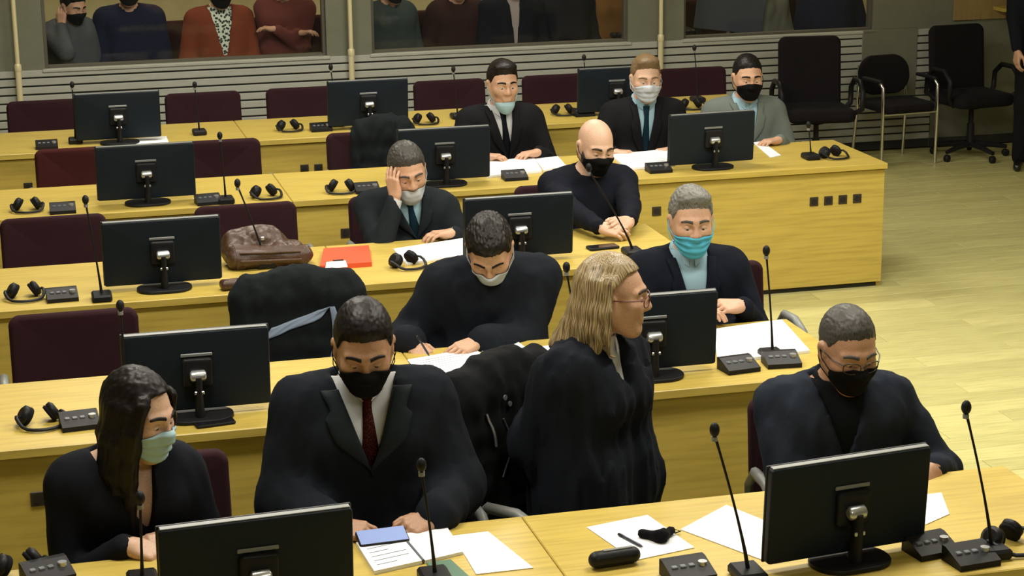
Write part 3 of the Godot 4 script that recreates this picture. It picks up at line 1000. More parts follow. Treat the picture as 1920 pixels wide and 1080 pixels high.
# Works out every mesh of a person in the person's own frame (base on the floor, facing +z, +x to the person's left). Runs on a worker thread.
func person_meshes(d: Dictionary) -> void:
	var out := []
	var fine: float = g(d, "fine", 1.0)
	var inv: Transform3D = d.base.affine_inverse()
	var fem: float = g(d, "fem", 0.0)
	var hs: float = g(d, "hs", 1.07 - 0.05 * fem)
	var hp: Vector3 = inv * (d.head as Vector3)
	var by: float = g(d, "turn", 0.0)
	var look: Vector3 = g(d, "look", Vector3.ZERO)                     # yaw, pitch down, roll of the head in the room
	var hb := Basis(Vector3.UP, look.x - by) * Basis(Vector3.RIGHT, look.y) * Basis(Vector3.BACK, look.z)
	var hx := Transform3D(hb.scaled(Vector3.ONE * hs), hp)
	hx.basis = hb * Basis.from_scale(Vector3.ONE * hs)
	# skeleton
	var hip := Vector3(0, g(d, "hip", 0.60), g(d, "hipz", 0.0))
	var nk := hp + hb * Vector3(0, -0.095, -0.045) * hs + Vector3(0, -0.065, -0.012)
	var sw: float = g(d, "sw", 0.195 - 0.028 * fem)
	var big: float = g(d, "big", 1.0)
	var tilt: float = g(d, "tilt", 0.0)                                 # one shoulder higher
	var lat := Vector3(cos(tilt), sin(tilt), 0)
	var twist: float = g(d, "twist", 0.0)
	lat = Basis(Vector3.UP, twist) * lat
	var sc := nk + Vector3(0, -0.055, -0.012)
	var ch := hip.lerp(nk, 0.66) + Vector3(0, 0, -0.005)
	var wa := hip.lerp(nk, 0.30)
	var sh := [sc - lat * sw, sc + lat * sw]                             # right, left
	var wr := []
	var el := []
	var hands: Array = g(d, "hands", [{}, {}])
	for i in 2:
		var q: float = [-1.0, 1.0][i]
		var hd: Dictionary = hands[i]
		var w: Vector3 = (inv * (hd.at as Vector3)) if hd.has("at") else Vector3(q * 0.16, hip.y + 0.04, 0.30)
		var hint: Vector3 = g(hd, "hint", Vector3(q * 0.5, -1.0, -0.35))
		var e := elbow(sh[i], w, hint)
		var reach: Vector3 = (w - sh[i])
		if reach.length() > 0.56: w = sh[i] + reach.normalized() * 0.56
		wr.append(w)
		el.append(e)
	# ---- the body: one skin from head to hands
	var body := MB.new()
	var bs := torso(SDF.new(), hip, wa, ch, sc, nk, lat, sw, big, 0.0, fem)
	for i in 2:
		bs.cap(sh[i], el[i], 0.048, 0.040, 0.03)
		bs.cap(el[i], wr[i], 0.040, 0.027, 0.02)
	if not g(d, "standing", false) and not g(d, "nolegs", false): legs(bs, hip, -0.010)
	bs.cap(nk + Vector3(0, -0.03, -0.004), hp + hb * Vector3(0, -0.045, -0.028) * hs, 0.058 - 0.010 * fem, 0.056 - 0.010 * fem, 0.03)
	bs.mesh_into(body, 0.017 / fine)
	var hsdf := head_sdf(fem, g(d, "jaw", 1.0))
	hsdf.mesh_into(body, 0.0042 / fine, hx, 0.004)
	for i in 2:
		var hd: Dictionary = hands[i]
		var dir: Vector3 = hd.dir if hd.has("dir") else (wr[i] - el[i])
		var back: Vector3 = hd.back if hd.has("back") else Vector3.UP
		var kb := look_basis(dir, back)
		var hsd := hand_sdf([1.0, -1.0][i], g(hd, "curl", 0.45), g(hd, "spread", 1.0), g(hd, "thumb", 0.4), fem)
		hsd.mesh_into(body, (0.0034 if hd.has("at") else 0.006) / fine, Transform3D(kb, wr[i]), 0.004)
	out.append(["body", body, g(d, "skin_mat", "skin"), ""])
	# ---- clothes
	var kind: String = d.wear
	var off: float = {"suit": 0.017, "robe": 0.030, "jacket": 0.020, "sweater": 0.012, "blazer": 0.016}[kind]
	var cl := torso(SDF.new(), hip, wa, ch, sc, nk, lat, sw + (0.012 if kind == "robe" else 0.0), big, off, fem)
	for i in 2:
		if kind == "robe":
			cl.cap(sh[i] + Vector3(0, -0.01, 0), el[i], 0.078, 0.088, 0.05)
			var ends: Vector3 = wr[i] - (wr[i] - el[i]).normalized() * 0.025
			cl.cap(el[i], ends, 0.085, 0.066, 0.04)
			cl.cap(el[i].lerp(ends, 0.6) + Vector3(0, -0.025, 0), ends + Vector3(0, -0.022, 0), 0.055, 0.056, 0.03)
		else:
			cl.cap(sh[i], el[i], 0.055 + off * 0.9, 0.047 + off * 0.8, 0.035)
			cl.cap(el[i], wr[i] - (wr[i] - el[i]).normalized() * g(d, "cuff", 0.02), 0.047 + off * 0.8, 0.034 + off * 0.5, 0.02)
	if kind == "robe":
		cl.cap(sc - lat * 0.13 + Vector3(0, -0.05, 0.0), hip + Vector3(-0.14, -0.02, 0.05), 0.09, 0.12, 0.06)
		cl.cap(sc + lat * 0.13 + Vector3(0, -0.05, 0.0), hip + Vector3(0.14, -0.02, 0.05), 0.09, 0.12, 0.06)
		if g(d, "standing", false):
			for q: float in [-1.0, 1.0]:
				cl.cap(hip + Vector3(q * 0.07, 0.05, 0), Vector3(q * 0.10, 0.12, 0.02), 0.15, 0.19, 0.08)
		else:
			for q: float in [-1.0, 1.0]:
				cl.cap(hip + Vector3(q * 0.11, 0.0, 0.02), Vector3(q * 0.14, hip.y - 0.04, 0.36), 0.105, 0.10, 0.06)
	elif not g(d, "standing", false) and not g(d, "nolegs", false):
		for q: float in [-1.0, 1.0]: cl.cap(hip + Vector3(q * 0.07, 0, 0), hip + Vector3(q * 0.10, -0.01, 0.12), 0.12 * big + off, 0.09 + off, 0.05)
	var vb: float = nk.y - float(g(d, "vee", 0.0))
	var vt := nk.y + 0.03
	var vw: float = g(d, "vwide", 0.075)
	var deep_v: bool = d.has("vee")
	var neck_r: float = g(d, "neckhole", 0.064)
	var naxis := ((hp + hb * Vector3(0, -0.045, -0.028)) - nk).normalized()
	var amp: float = g(d, "fold", 0.006 if kind == "robe" else 0.0035)
	var fx: float = g(d, "foldx", 13.0)
	var fy: float = g(d, "foldy", 4.5)
	var cn := cloth_noise
	var seed_at := Vector3(d.base.origin.x * 7.0, 0, d.base.origin.z * 3.0)
	cl.shape = func(p: Vector3, e: float) -> float:
		if e > 0.06: return e
		e += amp * cn.get_noise_3dv(Vector3(p.x * fx, p.y * fy, p.z * fx) + seed_at) * 1.6
		var pa := p - nk
		var t := pa.dot(naxis)
		var dn := maxf((pa - naxis * t).length() - neck_r, -0.02 - t)
		e = maxf(e, -dn)
		if deep_v and p.z > ch.z - 0.02:
			var mx := lerpf(hip.x, nk.x, clampf((p.y - hip.y) / (nk.y - hip.y), 0.0, 1.2))
			var w := vw * (p.y - vb) / (vt - vb)
			e = maxf(e, minf((w - absf(p.x - mx)) * 0.9, p.z - ch.z + 0.02))
		return e
	var clm := MB.new()
	cl.mesh_into(clm, g(d, "cell", 0.0125) / fine)
	out.append([{"suit": "suit_jacket", "robe": "robe", "jacket": "jacket", "sweater": "sweater", "blazer": "blazer"}[kind], clm, d.cloth, ""])
	# a plain field of the garment, for laying lapels on
	var plain := torso(SDF.new(), hip, wa, ch, sc, nk, lat, sw, big, off, fem)
	if kind == "robe":
		plain.cap(sc - lat * 0.13 + Vector3(0, -0.05, 0.0), hip + Vector3(-0.14, -0.02, 0.05), 0.09, 0.12, 0.06)
		plain.cap(sc + lat * 0.13 + Vector3(0, -0.05, 0.0), hip + Vector3(0.14, -0.02, 0.05), 0.09, 0.12, 0.06)
	var under := torso(SDF.new(), hip, wa, ch, sc, nk, lat, sw, big, 0.0, fem)
	under.cap(nk + Vector3(0, -0.03, -0.004), hp + hb * Vector3(0, -0.045, -0.028) * hs, 0.058 - 0.010 * fem, 0.056 - 0.010 * fem, 0.03)
	var mid := func(y: float) -> float: return lerpf(hip.x, nk.x, clampf((y - hip.y) / (nk.y - hip.y), 0.0, 1.2))
	var front := ch.z + 0.5
	var lay := func(field: SDF, x: float, y: float, off2: float) -> Vector3:      # a point on the front of a garment
		var p := field.march(Vector3(x, y, front), Vector3(0, 0, -1), off2, 0.62)
		if p.z < ch.z - 0.10: p.z = maxf(nk.z + 0.02, ch.z)
		return p
	if d.has("shirt"):
		var sm := MB.new()
		var yb: float = vb - 0.03
		var grid := []
		for i in 15:
			var y: float = lerpf(yb, nk.y + 0.035, i / 14.0)
			var w := maxf(vw * (y - vb) / (vt - vb), 0.0) + 0.022
			var row := PackedVector3Array()
			for j in 11:
				row.append(lay.call(under, mid.call(y) + w * (j / 5.0 - 1.0), y, 0.007))
			grid.append(row)
		sm.sheet(grid, Vector3(0, 0, -0.012))
		# collar
		var inner := []
		for i in 29:
			var a := lerpf(0.16, TAU - 0.16, i / 28.0)
			var fr := cos(a) * 0.5 + 0.5
			var tip := smoothstep(0.75, 1.0, absf(a / PI - 1.0))
			var dir := Vector3(sin(a), 0, cos(a))
			var rr := 0.060 - 0.008 * fem
			var c0: Vector3 = nk + Vector3(0, 0.05 - 0.035 * fr, 0) + naxis * 0.005
			inner.append(PackedVector3Array([c0 + dir * rr + Vector3(0, 0.012, 0), c0 + dir * (rr + 0.012) + Vector3(0, 0.008, 0), c0 + dir * (rr + 0.020) + Vector3(0, -0.022 - 0.030 * tip, 0.010 * tip)]))
		sm.sheet(inner, Vector3(0, -0.003, 0))
		out.append(["shirt", sm, d.shirt, ""])
	if d.has("tie"):
		var tm := MB.new()
		var grid := []
		for i in 13:
			var u := i / 12.0
			var y: float = lerpf(nk.y - 0.002, vb - 0.015, u)
			var w := lerpf(0.020, 0.013, smoothstep(0.0, 0.16, u)) if u < 0.18 else lerpf(0.013, 0.034, (u - 0.18) / 0.82)
			var row := PackedVector3Array()
			for j in 5:
				var p: Vector3 = lay.call(under, mid.call(y) + w * (j / 2.0 - 1.0), y, 0.015 + (0.008 if u < 0.18 else 0.0) - 0.004 * absf(j - 2.0) * 0.5)
				row.append(p)
			grid.append(row)
		tm.sheet(grid, Vector3(0, 0, -0.010))
		out.append(["tie", tm, d.tie, ""])
	if d.has("lapel"):
		for q: float in [-1.0, 1.0]:
			var lm := MB.new()
			var lw: float = g(d, "lapelwide", 0.055)
			var grid := []
			for i in 15:
				var u := i / 14.0
				var y: float = lerpf(vb - 0.01, vt - 0.02, u)
				var w0 := maxf(vw * (y - vb) / (vt - vb), 0.0) - 0.004
				var w1 := lw * smoothstep(0.0, 0.5, u) * (1.0 - 0.35 * smoothstep(0.72, 0.80, u) + 0.1 * smoothstep(0.8, 1.0, u))
				var row := PackedVector3Array()
				for j in 6:
					row.append(lay.call(plain, mid.call(y) + q * (w0 + w1 * j / 5.0), y, 0.008 + amp * 0.5 + 0.003 * sin(j / 5.0 * PI)))
				grid.append(row)
			lm.sheet(grid, Vector3(0, 0, -0.010))
			out.append(["lapel", lm, d.lapel, ""])
	for i in 2:
		var hd: Dictionary = hands[i]
		if hd.has("cuff"):
			var cm := MB.new()
			var ax: Vector3 = (wr[i] - el[i]).normalized()
			cm.tube(PackedVector3Array([wr[i] - ax * 0.075, wr[i] - ax * 0.05, wr[i] - ax * 0.004]), [0.034, 0.037, 0.035], 16)
			out.append(["shirt_cuff", cm, hd.cuff, ""])
		if hd.has("watch"):
			var cm := MB.new()
			var ax: Vector3 = (wr[i] - el[i]).normalized()
			cm.tube(PackedVector3Array([wr[i] - ax * 0.022, wr[i] - ax * 0.004]), [0.0305, 0.0305], 16)
			out.append(["wristwatch", cm, hd.watch, ""])
	# ---- legs and shoes
	if not g(d, "nolegs", false) and (kind != "robe" or not g(d, "standing", false)):
		var tr := MB.new()
		var ls := SDF.new()
		if g(d, "standing", false):
			for q: float in [-1.0, 1.0]:
				ls.cap(hip + Vector3(q * 0.085, 0, 0), Vector3(q * 0.10, hip.y * 0.53, 0.02), 0.10, 0.07, 0.04).cap(Vector3(q * 0.10, hip.y * 0.53, 0.02), Vector3(q * 0.115, 0.08, 0.0), 0.07, 0.055, 0.03)
		else:
			legs(ls, hip, 0.0)
		ls.mesh_into(tr, 0.022)
		out.append(["trousers", tr, g(d, "legs", "trouser_dark"), ""])
	if not g(d, "nolegs", false):
		for q: float in [-1.0, 1.0]:
			var sm := MB.new()
			var fz := 0.46 if not g(d, "standing", false) else 0.06
			var s := SDF.new().cap(Vector3(q * 0.115, 0.036, fz - 0.09), Vector3(q * 0.125, 0.030, fz + 0.10), 0.036, 0.030, 0.02).cap(Vector3(q * 0.115, 0.05, fz - 0.08), Vector3(q * 0.115, 0.09, fz - 0.07), 0.036, 0.034, 0.02)
			s.mesh_into(sm, 0.012)
			out.append(["shoe", sm, "shoe_black", ""])
	head_things(d, out, hx, hsdf, fem, fine)
	d.out = out

func torso(s: SDF, hip: Vector3, wa: Vector3, ch: Vector3, sc: Vector3, nk: Vector3, lat: Vector3, sw: float, big: float, o: float, fem: float) -> SDF:
	var k := 0.07
	s.cap(ch - lat * 0.083 * big, ch + lat * 0.083 * big, 0.112 * big + o, 0.112 * big + o, k)
	s.cap(sc - lat * (sw - 0.03), sc + lat * (sw - 0.03), 0.058 + o, 0.058 + o, k)
	for q: float in [-1.0, 1.0]:
		s.cap(nk + Vector3(0, 0.0, -0.015), sc + lat * q * 0.12 + Vector3(0, 0.004, -0.004), 0.046 + o * 0.6, 0.056 + o * 0.8, 0.05)
		if fem > 0.5: s.ell(ch + lat * q * 0.07 + Vector3(0, -0.02, 0.085), Vector3(0.058, 0.055, 0.05) + Vector3.ONE * o, 0.05)
	var waist := 0.105 - 0.014 * fem
	s.cap(wa - lat * 0.07 * big, wa + lat * 0.07 * big, waist * big + o, waist * big + o, k)
	s.cap(hip - Vector3(0.075, 0, 0) * big, hip + Vector3(0.075, 0, 0) * big, 0.118 * big + o, 0.118 * big + o, k)
	return s

func legs(s: SDF, hip: Vector3, o: float) -> SDF:
	for q: float in [-1.0, 1.0]:
		var knee := Vector3(q * 0.12, hip.y - 0.045, hip.z + 0.42)
		s.cap(hip + Vector3(q * 0.085, -0.02, 0), knee, 0.088 + o, 0.066 + o, 0.04)
		s.cap(knee, Vector3(q * 0.115, 0.10, 0.40), 0.064 + o, 0.048 + o, 0.03)
	return s

# Hair, brows, eyes, mask and glasses, laid on the head.
func head_things(d: Dictionary, out: Array, hx: Transform3D, hsdf: SDF, fem: float, fine: float) -> void:
	var sn := strand_noise
	var hair: String = g(d, "hair", "short")
	if hair != "bald":
		var line: float = g(d, "hairline", 0.072)          # height of the hairline on the forehead
		var nape: float = g(d, "nape", -0.070)
		var thick: float = g(d, "thick", 0.010)
		var s := SDF.new()
		s.ell(Vector3(0, 0.036, -0.020), Vector3(0.077, 0.091, 0.098) + Vector3(thick * 0.55, thick, thick * 0.7), 0.02)
		if g(d, "quiff", 0.0) > 0.0:
			s.ell(Vector3(0.006, 0.104, 0.030), Vector3(0.058, 0.020 + g(d, "quiff", 0.0), 0.052), 0.03)
		var rough: float = g(d, "rough", 0.0016)
		if hair == "short":
			var slope := (line - nape) / 0.175
			s.shape = func(p: Vector3, e: float) -> float:
				if e > 0.03: return e
				e += rough * sn.get_noise_3dv(Vector3(p.x * 120.0, p.y * 70.0, p.z * 34.0)) * 1.6
				var edge := line + (p.z - 0.085) * slope              # front high, nape low
				edge += 0.020 * smoothstep(0.045, 0.075, absf(p.x)) * smoothstep(0.02, 0.06, p.z)      # temples
				var burn := smoothstep(0.060, 0.072, absf(p.x)) * (1.0 - smoothstep(0.006, 0.026, absf(p.z - 0.022)))
				edge -= burn * 0.035
				edge += 0.006 * sn.get_noise_3dv(Vector3(p.x * 60.0, 3.0, p.z * 60.0))
				var above := p.y - edge
				e += thick * 0.75 * (1.0 - smoothstep(0.0, 0.042, above))       # the hair thins out towards its edge
				return maxf(e, -above * 0.8)
			var hm := MB.new()
			s.mesh_into(hm, 0.0042 / fine, hx, 0.012)
			out.append(["hair", hm, d.hair_mat, ""])
		else:
			# long hair: a cap open over the face, and locks hanging from it; the locks are given in the head's frame
			for lk in d.locks:
				var pts: Array = lk[0]
				for i in pts.size() - 1:
					s.cap(pts[i], pts[i + 1], lk[1] * lerpf(1.0, g(d, "lock_end", 0.5), float(i) / (pts.size() - 1)), lk[1] * lerpf(1.0, g(d, "lock_end", 0.5), float(i + 1) / (pts.size() - 1)), 0.022)
			var part_z: float = g(d, "part", 0.062)
			var open_z: float = g(d, "open_z", 0.022)
			s.shape = func(p: Vector3, e: float) -> float:
				if e > 0.03: return e
				e += rough * sn.get_noise_3dv(Vector3(p.x * 70.0, p.y * 3.5, p.z * 70.0)) * 2.2
				if p.y > -0.16:
					var w := part_z * (1.0 - 0.35 * smoothstep(0.03, 0.09, p.y))
					var open := minf(w - absf(p.x), p.z - open_z - (g(d, "brow_z", 0.067) - open_z) * smoothstep(0.03, 0.105, p.y))
					open = minf(open, 0.088 - p.y)
					e = maxf(e, open * 0.9)
				return e
			var hm := MB.new()
			s.mesh_into(hm, 0.0052 / fine, hx, 0.012)
			out.append(["hair", hm, d.hair_mat, ""])
	var radial := func(y: float, ang: float, off: float) -> Vector3:
		return hsdf.march(Vector3(sin(ang) * 0.22, y, cos(ang) * 0.22), Vector3(-sin(ang), 0, -cos(ang)), off, 0.2)
	# brows and eyes
	for q: float in [-1.0, 1.0]:
		var bm := MB.new()
		var grid := []
		for i in 7:
			var u := i / 6.0
			var ang := q * lerpf(0.13, 0.62, u)
			var y := 0.027 + 0.006 * sin(u * PI * 0.8) - 0.006 * u
			var h: float = lerpf(0.0055, 0.003, u) * g(d, "brow", 1.0)
			grid.append(PackedVector3Array([radial.call(y - h, ang, 0.0015), radial.call(y, ang, 0.0035), radial.call(y + h, ang, 0.0015)]))
		bm.sheet(grid, Vector3(0, 0, -0.004), hx)
		out.append(["eyebrow", bm, g(d, "brow_mat", g(d, "hair_mat", "hair_dark")), ""])
	var down: float = g(d, "lids", 0.35)                      # how far the lids are closed
	for q: float in [-1.0, 1.0]:
		var em := MB.new()
		var at := Vector3(q * 0.031, 0.0005, 0.0735)
		ball(em, hx * Transform3D(Basis(), at), 0.0122)
		out.append(["eye", em, "eye_white", ""])
		var im := MB.new()
		ball(im, hx * Transform3D(Basis.from_scale(Vector3(1, 1.0 - 0.5 * down, 0.5)), at + Vector3(-q * 0.0004, -0.002 - 0.003 * down, 0.0098)), 0.0056)
		out.append(["iris", im, "iris_dark", ""])
		var lm := MB.new()
		var lid := SDF.new()
		lid.ell(Vector3.ZERO, Vector3(0.0150, 0.0138, 0.0140), 0.01)
		var edge := 0.0062 - 0.0105 * down
		lid.shape = func(p: Vector3, e: float) -> float: return maxf(e, minf(edge - p.y, p.y + 0.0085))
		lid.mesh_into(lm, 0.0022 / fine, hx * Transform3D(Basis(), at), 0.002)
		out.append(["eyelid", lm, g(d, "skin_mat", "skin"), ""])
	# mask
	if d.has("mask"):
		var mm := MB.new()
		var low: float = g(d, "mask_low", 0.0)                # slipped down by this much
		var top := -0.006 - low
		var bot := -0.112 - low * 0.55
		var wide: float = g(d, "mask_wide", 1.12)
		var pleat: float = g(d, "pleat", 0.0)
		var grid := []
		for i in 19:
			var v := i / 18.0
			var row := PackedVector3Array()
			for j in 25:
				var u := j / 12.0 - 1.0
				var y0 := top - 0.030 * pow(absf(u), 1.3) * (1.0 if low < 0.02 else 0.3)
				var y1 := bot + 0.036 * pow(absf(u), 2.0)
				var y := lerpf(y0, y1, v)
				var ang := u * wide * (1.0 - 0.15 * absf(v - 0.5))
				var off := 0.0045 + 0.007 * (1.0 - u * u) * sin(v * PI)
				off += pleat * 0.0022 * sin(v * PI * 7.0)
				if y > -0.098:
					row.append(radial.call(y, ang, off))
				else:
					var base: Vector3 = radial.call(-0.098, ang, off)
					var over := (-0.098 - y)
					row.append(base + Vector3(-sin(ang), 0, -cos(ang)) * over * 0.35 + Vector3(0, -over, 0))
			grid.append(row)
		mm.sheet(grid, Vector3(0, 0, -0.0025), hx)
		for q: float in [-1.0, 1.0]:
			for v in 2:
				var a: Vector3 = grid[2 if v == 0 else 16][24 if q > 0.0 else 0]
				var b := Vector3(q * 0.086, 0.012 if v == 0 else -0.022, -0.020)
				var m := (a + b) * 0.5 + Vector3(q * 0.010, 0.0, 0.0)
				mm.tube(PackedVector3Array([a, m, b]), [0.0016], 5, true, hx)
		out.append(["face_mask", mm, d.mask, ""])
	if d.has("glasses"):
		var gm := MB.new()
		for q: float in [-1.0, 1.0]:
			var ring := PackedVector3Array()
			for k in 17:
				var a := TAU * k / 16.0
				var px := q * 0.032 + 0.025 * signf(cos(a)) * pow(absf(cos(a)), 0.7)
				ring.append(Vector3(px, -0.003 + 0.018 * signf(sin(a)) * pow(absf(sin(a)), 0.7), 0.106 - 9.0 * (px * px) * 0.55))
			gm.tube(ring, [0.0019], 6, false, hx)
			gm.tube(PackedVector3Array([Vector3(q * 0.057, 0.006, 0.091), Vector3(q * 0.078, 0.006, 0.055), Vector3(q * 0.085, 0.006, 0.0), Vector3(q * 0.086, -0.008, -0.022)]), [0.002], 6, true, hx)
		gm.tube(PackedVector3Array([Vector3(-0.008, 0.002, 0.105), Vector3(0, 0.005, 0.108), Vector3(0.008, 0.002, 0.105)]), [0.002], 6, true, hx)
		out.append(["glasses", gm, d.glasses, ""])
	if d.has("beard"):
		var grid := []
		for i in 12:
			var v := i / 11.0
			var row := PackedVector3Array()
			for j in 19:
				var u := j / 9.0 - 1.0
				var y := lerpf(-0.052 + 0.045 * pow(absf(u), 2.0), -0.108 + 0.05 * u * u, v)
				row.append(radial.call(maxf(y, -0.1), u * 1.25, 0.003 + 0.002 * sin(v * PI)))
			grid.append(row)
		var gm := MB.new()
		gm.sheet(grid, Vector3(0, 0, -0.004), hx)
		out.append(["beard", gm, d.beard, ""])

func ball(mb: MB, xf: Transform3D, r: float) -> void:
	var prof := []
	for i in 9:
		var a := -PI / 2 + PI * i / 8.0
		prof.append(Vector2(maxf(r * cos(a), 0.00001), r * sin(a)))
	mb.lathe(prof, 14, xf, false)

func people_materials() -> void:
	var pores := noise_tex(FastNoiseLite.TYPE_SIMPLEX_SMOOTH, 0.03, 4, [[0.0, Color(0.90, 0.86, 0.84)], [1.0, Color(1, 1, 1)]], 21)
	for q in [["skin", lin(0.60, 0.37, 0.24)], ["skin_tan", lin(0.48, 0.28, 0.17)], ["skin_pale", lin(0.66, 0.44, 0.31)]]:
		var m := mat(q[0], q[1], 0.5)
		textured(m, pores, Vector3.ONE * 9.0, false)
		m.subsurf_scatter_enabled = true
		m.subsurf_scatter_strength = 0.06
	var strands := noise_tex(FastNoiseLite.TYPE_SIMPLEX, 0.05, 3, [[0.0, Color(0.5, 0.5, 0.5)], [0.5, Color(0.85, 0.85, 0.85)], [1.0, Color(1, 1, 1)]], 31)
	var sharp := noise_tex(FastNoiseLite.TYPE_SIMPLEX, 0.05, 3, [[0.0, Color(0.36, 0.32, 0.26)], [0.42, Color(0.66, 0.60, 0.50)], [0.62, Color(1.0, 0.95, 0.84)], [1.0, Color(1, 1, 0.97)]], 33)
	for q in [["hair_dark", lin(0.014, 0.011, 0.009)], ["hair_black", lin(0.010, 0.008, 0.008)], ["hair_brown", lin(0.06, 0.038, 0.022)], ["hair_grey", lin(0.24, 0.235, 0.21)], ["hair_salt", lin(0.085, 0.08, 0.07)], ["hair_sandy", lin(0.26, 0.17, 0.085)]]:
		var m := mat(q[0], q[1], 0.45)
		m.metallic_specular = 0.35
		textured(m, strands, Vector3(12, 2, 12), false)
	textured(mat("hair_blonde", lin(0.36, 0.30, 0.185), 0.45), sharp, Vector3(7.0, 0.35, 7.0), false)
	mat("eye_white", lin(0.62, 0.60, 0.56), 0.25)
	mat("iris_dark", lin(0.03, 0.02, 0.014), 0.15)
	cloth("robe_black", lin(0.014, 0.017, 0.024), M.weave, 9.0, 0.05)
	cloth("robe_satin", lin(0.017, 0.024, 0.028), M.weave, 9.0, 0.05).roughness = 0.5
	cloth("suit_black", lin(0.013, 0.0145, 0.021), M.weave, 10.0, 0.05)
	cloth("suit_navy", lin(0.010, 0.013, 0.022), M.weave, 10.0, 0.05)
	cloth("suit_slate", lin(0.020, 0.026, 0.031), M.weave, 10.0, 0.05)
	cloth("suit_charcoal", lin(0.014, 0.014, 0.016), M.weave, 10.0, 0.05)
	cloth("blazer_grey", lin(0.20, 0.235, 0.21), M.weave, 10.0, 0.1)
	cloth("jacket_ink", lin(0.024, 0.031, 0.045), M.weave, 10.0, 0.05)
	cloth("knit_black", lin(0.011, 0.013, 0.021), M.weave, 14.0, 0.05)
	cloth("top_black", lin(0.009, 0.011, 0.014), M.weave, 14.0, 0.05)
	cloth("trouser_dark", lin(0.012, 0.012, 0.014), M.weave, 10.0, 0.05)
	mat("shoe_black", lin(0.008, 0.008, 0.008), 0.3)
	cloth("shirt_white", lin(0.74, 0.77, 0.78), M.weave, 14.0, 0.0)
	cloth("shirt_blue", lin(0.42, 0.66, 0.78), M.weave, 14.0, 0.0)
	cloth("mask_blue", lin(0.50, 0.74, 0.80), M.weave, 12.0, 0.0)
	cloth("mask_cyan", lin(0.13, 0.62, 0.88), M.weave, 12.0, 0.0)
	cloth("mask_white", lin(0.72, 0.79, 0.86), M.weave, 12.0, 0.0)
	cloth("mask_black", lin(0.008, 0.0075, 0.008), M.weave, 12.0, 0.05)
	cloth("tie_red", lin(0.09, 0.035, 0.03), noise_tex(FastNoiseLite.TYPE_CELLULAR, 0.06, 1, [[0.0, Color(0.2, 0.2, 0.25)], [0.5, Color(0.8, 0.5, 0.45)], [1.0, Color(1, 1, 1)]], 41), 7.0, 0.1)
	cloth("tie_black", lin(0.008, 0.009, 0.014), M.weave, 10.0, 0.1)
	cloth("tie_teal", lin(0.010, 0.035, 0.055), M.weave, 10.0, 0.1)
	mat("frame_red", lin(0.10, 0.015, 0.012), 0.25)
	mat("frame_dark", lin(0.02, 0.015, 0.012), 0.25)
	mat("steel", lin(0.6, 0.6, 0.62), 0.25, 0.9)

var crowd: Array = []

func add_person(label: String, d: Dictionary) -> void:
	d.label = label
	d.base = Transform3D(Basis(Vector3.UP, g(d, "turn", 0.0)), d.at)
	crowd.append(d)

func person_task(i: int) -> void:
	person_meshes(crowd[i])

func finish_people() -> void:
	var id := WorkerThreadPool.add_group_task(person_task, crowd.size(), -1, true)
	WorkerThreadPool.wait_for_group_task_completion(id)
	for d: Dictionary in crowd:
		var t := thing("person", d.label, "person", d.at, g(d, "turn", 0.0), g(d, "group", "people seated in the courtroom"))
		var eyes := []
		var body: MeshInstance3D
		for q in d.out:
			if (q[1] as MB).v.size() == 0: continue
			var o := part(body if q[0] in ["eye", "iris", "eyelid", "eyebrow"] and body else t, q[0], q[1].mesh(), M[q[2]])
			if q[0] == "body": body = o

func seat(r: int, x: float, z := -0.28) -> Vector3:
	return Vector3(x, 0, far_z(r) + z)

